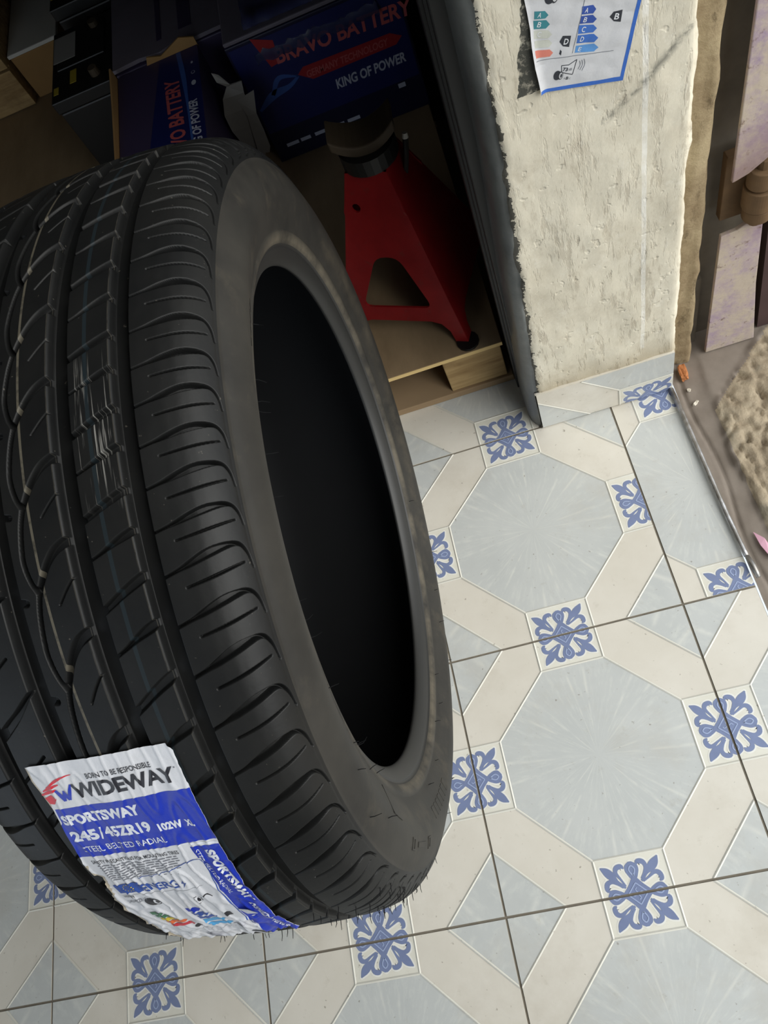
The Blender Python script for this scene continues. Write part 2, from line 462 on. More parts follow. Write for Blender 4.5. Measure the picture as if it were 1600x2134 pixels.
M_dark = simple('dark_interior_wall', lin(58, 54, 48), .9, var=.2, scale=6)
M_ceil = simple('ceiling_board', lin(90, 84, 74), .9, var=.1, scale=6)
M_dirt = simple('dirty_concrete', lin(132, 116, 96), .95, var=.35, scale=22)

# pillar front: fine grid with a chipped left edge
nz, nx = 170, 40
def pil_x0(zz):
    return float(np.interp(zz, [0, .05, .31, .475, .6, 2.2], [.2059, .2066, .2148, .2226, .2228, .2228]))
rng = np.random.RandomState(3)
jit = np.array([mnoise.fractal(Vector((q_*.11, 3.3, 1)), .8, 2.1, 5)*.0030 for q_ in range(nz)]); jir = np.array([mnoise.fractal(Vector((q_*.09, 9.3, 4)), .8, 2.1, 5)*.0030 for q_ in range(nz)])
V = []; F = []; MI = []
zs = np.concatenate([np.linspace(0, .66, nz-6), np.linspace(.72, 2.2, 6)])
for i, zz in enumerate(zs):
    xb = pil_x0(zz); x0 = xb+jit[i]*(.3 if zz < .09 else 1)
    V.append((xb-.0150, .69, zz)); V.append((xb-.0150, .648, zz)); V.append((xb-.0145, .634, zz)); V.append((xb-.0122, .623, zz)); V.append((xb-.0085, .6155, zz)); V.append((x0-.0035, .6112, zz)); V.append((x0-.0006, .6098, zz))
    for k in range(nx+1):
        u = k/nx; xx = x0+(.392-x0)*u
        kf = .12 if (.235 < xx < .36 and zz > .515) else 1.0
        yy = .6075+kf*(mnoise.fractal(Vector((xx*38, zz*26, 5.5)), .9, 2.1, 4)*.0011+.0008*math.sin(xx*60+zz*17)*math.sin(zz*41))
        if k == 0: yy += .0018
        if k == nx: yy += .003; xx += jir[i]
        V.append((xx, yy, zz))
    V.append((.388+jir[i], .617, zz)); V.append((.386, .655, zz)); V.append((.386, .70, zz))
C_ = nx+1+10
for i in range(nz-1):
    for k in range(C_-1):
        a = i*C_+k; F.append((a, a+1, a+C_+1, a+C_)); MI.append(1 if k < 7 else 0)
tag(make_mesh('wall_right', V, F, [M_plaster, M_black], smooth=False, mi=MI), 'rough cream plastered pillar with black painted left side', 'pillar', kind='structure')
po = bpy.data.objects['wall_right']; po.data.polygons.foreach_set('use_smooth', [True]*len(MI))

# black steel door frame at the back edge of the pillar's dark side
mb = MB()
mb.box((.1945, .655, 0), (.2095, .690, 2.2)); mb.box((.1885, .684, 0), (.2085, .712, 2.2)); mb.box((.1915, .668, 0), (.196, .674, 2.2))
tag(mb.build('trim_1', M_frame, bevel=.0015), 'black steel door frame strip behind the pillar edge', 'frame', kind='structure')
mb = MB(); mb.box((.2085, .712, 0), (.30, 2.15, 2.2)); tag(mb.build('wall_inner_right', M_dark), 'dark wall behind the pillar', 'wall', kind='structure')
mb = MB(); mb.box((-1.62, 2.15, 0), (.30, 2.25, 2.2)); tag(mb.build('wall_back', M_dark), 'dark rear wall of the store', 'wall', kind='structure')
mb = MB(); mb.box((-1.7, -.35, 0), (-1.6, 2.25, 2.2)); tag(mb.build('wall_left', M_pale), 'pale left wall of the store', 'wall', kind='structure')
mb = MB(); mb.box((-.95, -1.6, 0), (.47, -1.5, 2.2)); tag(mb.build('wall_front', M_pale), 'pale front wall of the store', 'wall', kind='structure')
mb = MB(); mb.box((.392, -1.5, -.03), (.47, -.62, 2.2)); tag(mb.build('wall_outer_right', M_dark), 'wall on the near side of the doorway', 'wall', kind='structure')
mb = MB(); mb.box((.392, -.62, 1.55), (.47, .61, 2.2)); tag(mb.build('wall_shade_lintel', M_dark), 'unseen wall added above the doorway to block high daylight', 'wall', kind='structure')  # unseen, added low over the doorway to cut daylight into the store
mb = MB(); mb.box((-1.6, .80, .685), (.205, 2.15, .71)); tag(mb.build('shade_board', M_dark), 'unseen deep board added above the stock to shade it', 'shade_board', kind='structure')  # unseen board, added to keep daylight off the stock at the back
mb = MB(); mb.box((.47, -3.0, -.06), (4.5, 3.5, -.025)); tag(mb.build('ground', M_dirt), 'dusty ground outside the doorway', 'ground', kind='structure')
mb = MB(); mb.box((-1.7, -1.6, 2.2), (.47, 2.25, 2.28)); tag(mb.build('ceiling', M_ceil), 'low board ceiling of the store', 'ceiling', kind='structure')

# ---- label on the pillar
LB_o = np.array([.2627, .6049, .5369]); LB_u = np.array([.9727, 0, -.2319]); LB_v = np.array([.2319, 0, .9727])
def paper(name, col, rough=.4):
    t = NT(name); n = t.noise(60, 4)
    t.bump(t.noise(45, 5, .65), .35, .002)
    return t.set(t.mix(n, tuple(c*.93 for c in col), col), rough, 0, .5)
M_pap = paper('label_paper', lin(206, 207, 210)); M_lb = paper('label_blue', lin(54, 104, 190))
M_ink = paper('label_ink', lin(48, 52, 60)); M_teal = paper('label_teal', lin(58, 132, 142)); M_wht = paper('label_white', lin(222, 224, 228))
M_fade = paper('label_faded', lin(196, 198, 188)); M_red = paper('label_red', lin(214, 128, 112)); M_b1 = paper('label_blue_dark', lin(52, 82, 160))
M_b2 = paper('label_blue_mid', lin(62, 110, 190)); M_b3 = paper('label_blue_light', lin(92, 150, 212)); M_lgrey = paper('label_grey_line', lin(120, 124, 132))
LM = [M_pap, M_lb, M_ink, M_teal, M_wht, M_fade, M_red, M_b1, M_b2, M_b3, M_lgrey]
fl = Flat()
left = [(-31, 118), (-26, 96), (-21.4, 79), (-18.2, 69), (-14.5, 56), (-12, 42), (-7.5, 25), (-3, 12), (.4, .6)]
for a, b in zip(left[:-1], left[1:]):
    fl.poly([a, b, (67.4, b[1] if b[1] > 3.2 else 3.0), (67.4, a[1])], 0, 0)
fl.poly([(.4, .6), (70.4, -.9), (67.4, 3.0), (.2, 3.4)], 1, 1); fl.poly([(70.4, -.9), (71, 118), (67.6, 118), (67.4, 2.8)], 1, 1)
def arrow(p, mi, ch=None, cm=4):
    fl.poly(p, mi, 1)
    if ch:
        x0, y0 = p[1]; h = (p[0][1]-y0)
        fl.text(ch, (x0+2.2, y0+h*.18), (h*.55*.8, -h*.13*.8), (h*.13, h*.60), cm, 2, .01)
arrow([(-12.4, 68.6), (-11.8, 62.6), (-3.1, 61.7), (-1.0, 64.0), (-4.2, 67.6)], 3, 'A')
arrow([(-12.3, 61.6), (-11.3, 55.0), (-1.7, 54.0), (1.1, 56.7), (-2.2, 60.4)], 3, 'B')
arrow([(-11.2, 54.0), (-10.5, 47.6), (1.1, 45.9), (3.8, 48.7), (.2, 52.5)], 5, 'C')
arrow([(-10.0, 45.9), (-8.9, 40.0), (2.7, 39.0), (5.0, 41.5), (1.7, 44.9)], 5)
arrow([(-8.7, 38.1), (-7.0, 32.0), (4.5, 31.0), (6.7, 33.7), (3.4, 37.0)], 6)
arrow([(24.6, 66.1), (24.9, 60.4), (34.2, 59.3), (36.1, 62.3), (33.2, 65.8)], 7, 'A')
arrow([(24.8, 59.2), (24.9, 53.0), (35.5, 52.3), (37.8, 54.9), (34.3, 58.3)], 7, 'B')
arrow([(24.5, 52.1), (24.7, 45.5), (36.9, 44.5), (39.5, 47.2), (36.0, 50.8)], 8, 'C')
arrow([(24.8, 44.4), (24.8, 38.0), (39.1, 36.6), (41.8, 39.8), (37.8, 43.3)], 8, 'D')
arrow([(24.8, 35.9), (24.6, 30.4), (40.5, 28.8), (43.7, 31.5), (39.3, 35.5)], 9, 'E')
fl.poly([(10.7, 41.5), (14.0, 37.5), (19.2, 36.1), (19.4, 45.0), (12.8, 45.8)], 2, 1); fl.text('D', (14.2, 38.8), (3.6, -.5), (.5, 4.6), 4, 2, .02)
fl.poly([(48.0, 54.6), (52.0, 50.6), (57.7, 49.3), (57.4, 58.4), (50.5, 57.9)], 2, 1); fl.text('B', (51.8, 52.0), (3.6, -.5), (.5, 4.6), 4, 2, .02)
fl.poly([(11.8, 31.8), (13.4, 30.4), (13.6, 33.6), (12.2, 35.2)], 2, 1)
fl.polys(stroke([(26.4, 90, .25), (25.8, 71.2, .25), (22.7, 30.4, .25)], 2), 10, 1)
fl.polys(stroke([(-6.8, 29.4, .25), (25, 28, .25), (57, 26.6, .25)], 2), 10, 1)
# loudspeaker, waves, small tyre and class letters
for a, b in (((15.3, 21.4), (16.1, 15.9)), ((16.1, 15.9), (25.7, 12.2)), ((25.7, 12.2), (27.4, 24.5)), ((27.4, 24.5), (21.3, 21.1)), ((21.3, 21.1), (15.3, 21.4))):
    fl.polys(stroke([(a[0], a[1], .3), ((a[0]+b[0])/2, (a[1]+b[1])/2, .3), (b[0], b[1], .3)], 1), 2, 1)
fl.text('73', (16.6, 16.9), (4.2, -.8), (.4, 2.9), 2, 2, .03); fl.text('dB', (21.6, 16.6), (2.8, -.6), (.3, 2.0), 10, 2)
for k in range(3):
    fl.polys(stroke([(29.6+k*1.7, 15.8-k*.7, .25), (30.9+k*1.9, 19.4, .32), (29.9+k*1.7, 23+k*.5, .25)], 4), 10, 1)
def mini_tyre(cx, cy, r, mi_d, mi_l):
    fl.polys(disc(cx-.35*r, cy, r*.9, 16, r*1.2), mi_d, 1); fl.polys(disc(cx+.45*r, cy-.1*r, r*.62, 16, r*1.05), mi_d, 2)
    fl.polys(disc(cx+.5*r, cy-.1*r, r*.42, 16, r*.8), mi_l, 3); fl.polys(disc(cx+.6*r, cy-.1*r, r*.22, 14, r*.5), mi_d, 4)
mini_tyre(14.0, 13.6, 3.4, 2, 0); mini_tyre(0.0, 77.5, 4.6, 2, 0)
fl.text('A', (18.6, 9.4), (1.3, -.3), (.2, 1.6), 10, 1); fl.text('B', (20.4, 8.8), (2.1, -.5), (.4, 2.6), 2, 1, .03); fl.text('C', (23.2, 8.4), (1.5, -.3), (.2, 1.6), 10, 1)
fl.polys(stroke([(38, 72, .3), (42, 75, .5), (47, 74, .3)], 4), 2, 1); fl.polys(disc(42.5, 75, 3.2, 16, 1.6), 2, 1); fl.polys(disc(50, 71.6, .8), 10, 1)
def lab_map(x, y, z):
    w = .0004*math.sin(x*.21+y*.05)*math.sin(y*.13)+.0003*math.sin(x*.11-y*.23)
    lift = .0025*max(0, 1-(x+.0-(-.33*y+2))/6.0)**2 if x < -.33*y+8 else 0
    p = LB_o+LB_u*x*.001+LB_v*y*.001+np.array([0, .0021, 0])
    return Vector((p[0], p[1]-.0006-abs(w)-z*.00012-min(lift, .006), p[2]))
lab = fl.mesh('energy_label', LM, lab_map, cuts=[(0, np.arange(-30, 71, 2.0)), (1, np.arange(0, 118, 2.5))], smooth=True)
tag(lab, 'torn tyre energy label with blue border stuck on the cream pillar', 'label')

# ================================================================== THRESHOLD, DOOR, RIGHT SIDE
# floor edging bar
mb = MB(); pts = [(.3885, .603, .004), (.3895, .56, .005), (.3905, .50, .0045), (.391, .45, .0055), (.392, .40, .0045), (.394, .35, .0055), (.3945, .342, .006)]
mb.tube(pts, [.0034]*7, 8); mb.tube([(.3948, .341, .007), (.3965, .327, .0072), (.398, .312, .0065)], [.0030, .0042, .0032], 8)
t = NT('worn_aluminium'); t.bump(t.noise(90, 4), .3, .001)
M_alu = t.set(t.mix(t.ramp(t.noise(45, 5), [(.4, 0), (.65, 1)]), lin(150, 146, 140), lin(206, 206, 208)), .38, .75)
tag(mb.build('trim_2', M_alu, smooth=True), 'worn silver metal edging bar along the right edge of the tiles', 'trim', kind='structure')
# threshold strip and rough stone
t = NT('rough_stone')
b1 = t.mix(t.ramp(t.noise(30, 8, .7), [(.3, 0), (.75, 1)]), lin(138, 124, 104), lin(190, 176, 152))
b1 = t.mix(t.math('MULTIPLY', t.ramp(t.noise(13, 5, .6), [(.55, 0), (.7, 1)]), .6), b1, lin(92, 92, 84))
t.bump(t.noise(70, 7, .7), .7, .004); M_stone = t.set(b1, .95, 0, .2)
t = NT('grey_brown_sill')
b1 = t.mix(t.ramp(t.noise(12, 6, .65), [(.3, 0), (.7, 1)]), lin(118, 108, 98), lin(142, 132, 122))
t.bump(t.noise(40, 6), .25, .002); M_sill = t.set(b1, .8, 0, .3)
from mathutils import noise as mnoise
V = []; F = []; MI = []
nu, nv = 150, 420
for j in range(nv+1):
    yy = -.62+(.70+.62)*j/nv
    for i in range(nu+1):
        xx = .396+.62*(i/nu)**1.25
        edge = .431+.004*math.sin(yy*23)+.002*math.sin(yy*61)
        smooth_line = .545+ (xx-.42)*.95      # mortar patch lies beyond this line
        q = Vector((xx*34, yy*30, 1.7))
        rough = mnoise.fractal(q, .8, 2.2, 6)*.0034+mnoise.noise(q*2.6)*.0022
        pits = max(0, mnoise.noise(Vector((xx*80, yy*60, 5)))-.16)*-.016-max(0, .09-abs(mnoise.noise(Vector((xx*40, yy*22, 8)))))*.055
        k = min(1, max(0, (xx-edge)/.006))
        pm = min(1, max(0, (yy-smooth_line)/.012)) if xx < .56 else min(1, max(0, (yy-.66)/.02))
        zz = -.0105*(1-k)+k*(-.004+(rough+pits)*(1-pm)+pm*-.004)
        if k < .5: zz += mnoise.noise(q*1.4)*.0015-.003*max(0, 1-abs(xx-.408-.004*math.sin(yy*30))/.004)
        V.append((xx, yy, zz))
for j in range(nv):
    for i in range(nu):
        a = j*(nu+1)+i; F.append((a, a+1, a+nu+2, a+nu+1))
        xx, yy, _ = V[a]; sm = (xx < .431) or (yy > .545+(xx-.42)*.95)
        MI.append(1 if sm else 0)
tag(make_mesh('threshold', V, F, [M_stone, M_sill], smooth=True, mi=MI), 'rough brown stone doorstep with smooth mortar strip beside the tiles', 'doorstep', kind='structure')

# concrete jamb beside the pillar
t = NT('crumbling_render')
b1 = t.mix(t.ramp(t.noise(16, 7, .7), [(.35, 0), (.7, 1)]), lin(132, 114, 88), lin(176, 160, 128))
b1 = t.mix(t.math('MULTIPLY', t.ramp(t.noise(45, 6, .75, stretch=(1, 1, .5)), [(.55, 0), (.64, 1)]), .7), b1, lin(96, 82, 62))
t.bump(t.noise(50, 7, .7), .6, .005); M_render = t.set(b1, .95, 0, .2)
V = []; F = []
for j in range(121):
    zz = -.01+.02*j if j > 60 else -.01+.012*j
    for i in range(13):
        xx = .384+.046*i/12
        yy = .646+mnoise.fractal(Vector((xx*45, zz*18, 3)), 1, 2, 4)*.004
        if i == 12: yy += .004; xx += mnoise.noise(Vector((zz*30, 7, 1)))*.0025
        V.append((xx, yy, zz))
    V.append((.429, .70, zz))
for j in range(120):
    for i in range(13):
        a = j*14+i; F.append((a, a+1, a+15, a+14))
tag(make_mesh('trim_3', V, F, M_render, smooth=True), 'crumbling brown rendered door jamb right of the pillar', 'jamb', kind='structure')
M_gap = simple('dirty_dark_steel', lin(112, 104, 92), .7, var=.35, scale=40)
mb = MB(); mb.box((.424, .688, -.02), (.70, .70, 2.2)); mb.box((.424, .674, -.02), (.446, .69, .13), 0)
tag(mb.build('trim_4', M_gap), 'dark dirty steel rebate between jamb and purple door', 'frame', kind='structure')

# purple metal door
t = NT('purple_worn_paint')
b1 = t.mix(t.ramp(t.noise(14, 6, .65), [(.35, 0), (.68, 1)]), lin(150, 130, 156), lin(180, 162, 164))
b1 = t.mix(t.ramp(t.noise(20, 7, .72), [(.40, 0), (.56, 1)]), b1, lin(186, 172, 156))
b1 = t.mix(t.math('MULTIPLY', t.ramp(t.noise(90, 4, .7), [(.6, 0), (.7, 1)]), .7), b1, lin(96, 70, 62))
zz_ = t.xyz()[2]
t.bump(t.noise(60, 6), .4, .003)
rust = t.ramp(t.math('ADD', t.math('ABSOLUTE', t.math('SUBTRACT', zz_, .30)), t.math('MULTIPLY', t.noise(20, 5), .10)), [(.06, 1), (.15, 0)])
b1 = t.mix(t.math('MULTIPLY', rust, .65), b1, lin(128, 104, 84))
M_purple = t.set(b1, .6, 0, .4)
M_rust = simple('rusty_steel', lin(106, 82, 56), .75, .2, var=.4, scale=60)
door = empty('door_1', (.46, .655, 0), 'purple worn metal door with rusty hinge, right of the pillar', 'door'); tag(door, kind='structure')
D = Vector((.46, .655, 0))
def loc(p): return (p[0]-D.x, p[1]-D.y, p[2]-D.z)
mb = MB()
mb.prism([(.4535, .316), (.470, .322), (.500, .345), (.56, .39), (.60, .40), (.60, 2.1), (.4535, 2.1)], [], lambda x, z, d: loc((x, .642+.06*max(0, x-.50)+d, z)), .005)
mb.build('upper_leaf', M_purple, door, bevel=.001)
mb = MB()
mb.prism([(.4525, -.006), (.519, -.006), (.506, .12), (.499, .236), (.488, .232), (.482, .238), (.470, .231), (.4525, .229)], [], lambda x, z, d: loc((x, .649+d, z)), .006)
mb.build('lower_leaf', M_purple, door, bevel=.001)
mb = MB()
mb.tube([loc((.490, .650, .246)), loc((.490, .650, .262))], .016, 40); mb.tube([loc((.489, .650, .264)), loc((.489, .650, .292))], .0175, 40)
mb.tube([loc((.488, .650, .294)), loc((.488, .650, .318))], .0145, 40); mb.tube([loc((.489, .650, .236)), loc((.489, .650, .330))], .008, 12)
mb.box(loc((.455, .664, .238)), loc((.495, .676, .33)))
mb.build('hinge', M_rust, door, smooth=False, bevel=.0012)
M_maroon = simple('dark_maroon_paint', lin(70, 52, 52), .6, var=.25, scale=30)
mb = MB(); mb.prism([(.529, -.006), (.70, -.006), (.70, .26), (.512, .25)], [], lambda x, z, d: loc((x, .664+d, z)), .02)
tag(mb.build('back_plate', M_maroon, door), 'dark maroon plate behind the purple door')

# bits lying on the doorstep
M_brick = simple('orange_brick', lin(176, 112, 66), .9, var=.15); M_pink = simple('pink_scrap', lin(206, 158, 176), .6, var=.1); M_chip = simple('white_chip', lin(214, 206, 190), .7, var=.05)
def lump(name, c, size, mat, label, cat, seed, group=None, rotz=0.0):
    bm = bmesh.new(); bmesh.ops.create_icosphere(bm, subdivisions=3, radius=1)
    for v in bm.verts:
        d = mnoise.fractal(v.co*1.3+Vector((seed*3.1, seed, 0)), 1, 2, 3)*.35
        q = Vector([max(-.72, min(.72, k)) for k in v.co]); v.co = Vector((q.x*size[0], q.y*size[1], q.z*size[2]))*(1+d)
    zmin = min(v.co.z for v in bm.verts)
    for v in bm.verts: v.co.z -= zmin
    me = bpy.data.meshes.new(name); bm.to_mesh(me); bm.free(); me.materials.append(mat)
    o = bpy.data.objects.new(name, me); COL.objects.link(o); o.location = c; o.rotation_euler.z = rotz
    return tag(o, label, cat, group)
lump('brick_fragment', (.414, .628, -.011), (.007, .014, .008), M_brick, 'small orange brick fragment in the corner at the pillar foot', 'brick', 1)
lump('plaster_crumb', (.4125, .600, -.011), (.003, .003, .003), M_chip, 'tiny white plaster crumb nearest the orange brick fragment', 'crumb', 2, 'white crumbs by the metal edging')
lump('plaster_crumb', (.414, .577, -.011), (.0055, .0025, .003), M_chip, 'longer white plaster crumb further down beside the silver edging bar', 'crumb', 3, 'white crumbs by the metal edging', .6)
mb = MB(); mb.add([(-.004, .024, .001), (.005, .012, .003), (.012, -.02, .001), (.002, -.014, .005), (-.003, .004, .004)], [(0, 4, 1), (4, 3, 1), (3, 2, 1)])
mb.add([(-.004, .024, .000), (.005, .012, .002), (.012, -.02, .000), (.002, -.014, .004), (-.003, .004, .003)], [(0, 1, 4), (4, 1, 3), (3, 1, 2)])
o = mb.build('paper_scrap', M_pink, fixn=False); o.location = (.420, .350, -.0075); tag(o, 'small pink scrap lying by the lower end of the silver edging', 'scrap')

# ================================================================== TYRE
AX = Vector((.99819, -.05617, -.0215)).normalized(); E1 = Vector((.05618, .99842, 0)).normalized(); E2 = AX.cross(E1)
TC = Vector((-.1008, .3856, .3514))
tyre = empty('tyre', TC, 'new black car tyre standing upright on the tiled floor', 'tyre')
TM = Matrix(((AX.x, E1.x, E2.x), (AX.y, E1.y, E2.y), (AX.z, E1.z, E2.z)))
tyre.rotation_euler = TM.to_euler()           # local x = axle, y = E1, z = E2
prof = np.array([(-112.4, 322.3), (-110.8, 326.5), (-108, 331.2), (-104.5, 335.6), (-100, 339.6), (-94, 342.9), (-86, 345.4), (-75, 347.4), (-60, 349.1), (-40, 350.6), (-20, 351.4), (0, 351.6),
                 (20, 351.4), (40, 350.6), (60, 349.1), (75, 347.4), (86, 345.4), (94, 342.9), (100, 339.6), (104.5, 335.6), (108, 331.2), (110.8, 326.5), (112.4, 322.3)])
def dens(P, step):
    d = np.concatenate([[0], np.cumsum(np.linalg.norm(np.diff(P, axis=0), axis=1))]); n = int(d[-1]/step)+1
    s = np.linspace(0, d[-1], n); return np.c_[np.interp(s, d, P[:, 0]), np.interp(s, d, P[:, 1])]
pf = dens(prof, .25)
for _ in range(3):
    k = 13; pad = np.pad(pf, ((k//2, k//2), (0, 0)), 'edge'); sm_ = np.c_[np.convolve(pad[:, 0], np.ones(k)/k, 'valid'), np.convolve(pad[:, 1], np.ones(k)/k, 'valid')]
    sm_[0], sm_[-1] = pf[0], pf[-1]; pf = sm_
pf = dens(pf, .4)
dd = np.concatenate([[0], np.cumsum(np.linalg.norm(np.diff(pf, axis=0), axis=1))])
tt = dd-np.interp(0, pf[:, 0], dd)                 # arc length from the centre line
a2t = lambda a: np.interp(a, pf[:, 0], tt)
tan = np.gradient(pf, axis=0); tan /= np.linalg.norm(tan, axis=1)[:, None]; nrm = np.c_[-tan[:, 1], tan[:, 0]]
Lst = [71.74, 75.98, 80.78, 85.0, 89.56, 93.85, 97.83, 101.54, 105.51, 109.3, 113.29, 117.09, 121.73, 126.35, 131.8, 137.19, 142.61, 148.17, 153.5, 159.28, 164.75]
ang_k = list(Lst); idx_k = list(range(-9, 12))
while ang_k[-1] < 300: ang_k.append(ang_k[-1]+(5.2 if len(ang_k) % 9 < 4 else 4.2)); idx_k.append(idx_k[-1]+1)
while ang_k[0] > -70: ang_k.insert(0, ang_k[0]-4.35); idx_k.insert(0, idx_k[0]-1)
fine = np.arange(58, 184, .06); coarse = np.arange(184, 418, .5)
angs = np.concatenate([fine, coarse]); NA = len(angs)
phase = np.interp(np.where(angs > 300, angs-360, angs), ang_k, idx_k)
A_, Tt = pf[:, 0], tt; NC = len(pf)
depth = np.zeros((NA, NC))
def sstep(x): x = np.clip(x, 0, 1); return x*x*(3-2*x)
def circ_groove(o0, f0, f1, o1, d):
    w = np.interp(A_, [o0, f0, f1, o1], [0, 1, 1, 0], 0, 0)
    depth[:] = np.maximum(depth, (w*d)[None, :])
circ_groove(57.4, 58.6, 68.9, 69.6, 7.6); circ_groove(18.2, 19.4, 30.9, 31.6, 7.6)
circ_groove(-29.6, -28.4, -16.8, -16.1, 7.6); circ_groove(-68.5, -67.3, -57.1, -56.4, 7.4)
PW = 26.0
def pattern(pts, period, offs, d, soft=1.15, sym=False):
    """pts: (a mm, phase, half width mm); repeated every `period` pitches from offset `offs`"""
    P = np.array(pts, float)
    Q = np.vstack([2*P[0]-P[1], P, 2*P[-1]-P[-2]]); C = []
    for i in range(len(P)-1):
        p0, p1, p2, p3 = Q[i:i+4]
        for k in range(4):
            t_ = k/4; C.append(.5*((2*p1)+(-p0+p2)*t_+(2*p0-5*p1+4*p2-p3)*t_*t_+(-p0+3*p1-3*p2+p3)*t_**3))
    C.append(P[-1]); P = np.array(C)
    tx = a2t(P[:, 0]); wy = P[:, 1]*PW; hw = P[:, 2]
    cols = np.where((Tt > tx.min()-6) & (Tt < tx.max()+6))[0]
    c0 = P[:, 1].mean()
    q = phase-offs; q = q-period*np.round((q-c0)/period)
    for sh in (-period, 0, period):
        W = (q+sh)*PW
        rows = np.where((W > wy.min()-6) & (W < wy.max()+6))[0]
        if not len(rows): continue
        X = Tt[cols][None, :]; Y = W[rows][:, None]
        best = np.full((len(rows), len(cols)), 1e9); 
        for i in range(len(P)-1):
            ax, ay, bx, by = tx[i], wy[i], tx[i+1], wy[i+1]; L2 = (bx-ax)**2+(by-ay)**2+1e-9
            u = np.clip(((X-ax)*(bx-ax)+(Y-ay)*(by-ay))/L2, 0, 1)
            ds = np.hypot(X-(ax+u*(bx-ax)), Y-(ay+u*(by-ay)))-(hw[i]+u*(hw[i+1]-hw[i]))
            best = np.minimum(best, ds)
        m = sstep((soft*.5-best)/soft)*d
        sub = depth[np.ix_(rows, cols)]; depth[np.ix_(rows, cols)] = np.maximum(sub, m)
lat = [(68, .36, .4), (77, .27, .5), (84, .19, 1.3), (92, .09, 1.95), (98, .03, 2.05), (103, 0, 1.6), (106.6, .0, 1.05), (108.8, .06, .65), (110.2, .2, .6), (110.9, .36, .5), (111.3, .58, .4)]
pattern(lat, 1, 0, 6.0)
pattern([(80, .63, .35), (90, .57, .5), (100, .50, .5), (108.8, .43, .3)], 1, 0, 4.5, .9)
pattern([(30, .74, 1.5), (37, .60, 1.8), (44, .46, 2.0), (52, .32, 2.3), (60, .20, 2.4)], 2, 0, 5.0)
pattern([(30, .66, .4), (37, .54, .6), (44, .40, 1.3), (52, .26, 2.2), (60, .15, 2.4)], 2, 1, 5.0)
pattern([(-4.0, -1.88, 1.3), (-6.6, -1.5, 1.2), (-8.8, -.95, 1.2), (-9.0, -.55, 1.2), (-7.0, -.15, 1.2), (-3.8, .12, 1.3)], 2, 0, 4.5)
pattern([(-3.8, .12, 1.4), (-.6, -.15, 1.6), (4, -.48, 1.9), (10, -.76, 2.4), (16, -.9, 2.8), (23, -.98, 3.0)], 2, 0, 5.0)
pattern([(19, -.08, .35), (13, .14, .4), (7, .40, .35)], 2, 0, 2.5, .8)
pattern([(-13.2, .24, 1.6), (-18, .20, 1.8)], 2, 0, 4.0)
pattern([(-57, .72, 2.2), (-50, .56, 2.2), (-42, .38, 1.8), (-34, .16, 1.2), (-29, .02, .7)], 2, 0, 5.0)
pattern([(-57, .70, .5), (-46, .46, .5), (-36, .22, .5)], 2, 1, 2.8, .8)
latL = [(-a, .45-p*.8, w) for a, p, w in lat]
pattern(latL, 1, .5, 4.2); pattern([(-80, .35, .4), (-92, .42, .5), (-108, .52, .3)], 1, .9, 2.6, .8)
# shoulder rim line and tiny moulding marks
depth += (np.exp(-((A_-111.6)/.35)**2)*.35)[None, :]
fade = np.interp(np.abs(Tt), [abs(a2t(106)), abs(a2t(112.2))], [1, .25])
depth *= fade[None, :]
RR = pf[None, :, :]-depth[:, :, None]*nrm[None, :, :]
ca, sa = np.cos(np.radians(angs)), np.sin(np.radians(angs))
VX = RR[:, :, 0]; VR = RR[:, :, 1]
co = np.stack([VX, VR*ca[:, None], VR*sa[:, None]], -1).reshape(-1, 3)*.001
ii, kk = np.meshgrid(np.arange(NA), np.arange(NC-1), indexing='ij'); i2 = (ii+1) % NA
quads = np.stack([ii*NC+kk, ii*NC+kk+1, i2*NC+kk+1, i2*NC+kk], -1).reshape(-1, 4)

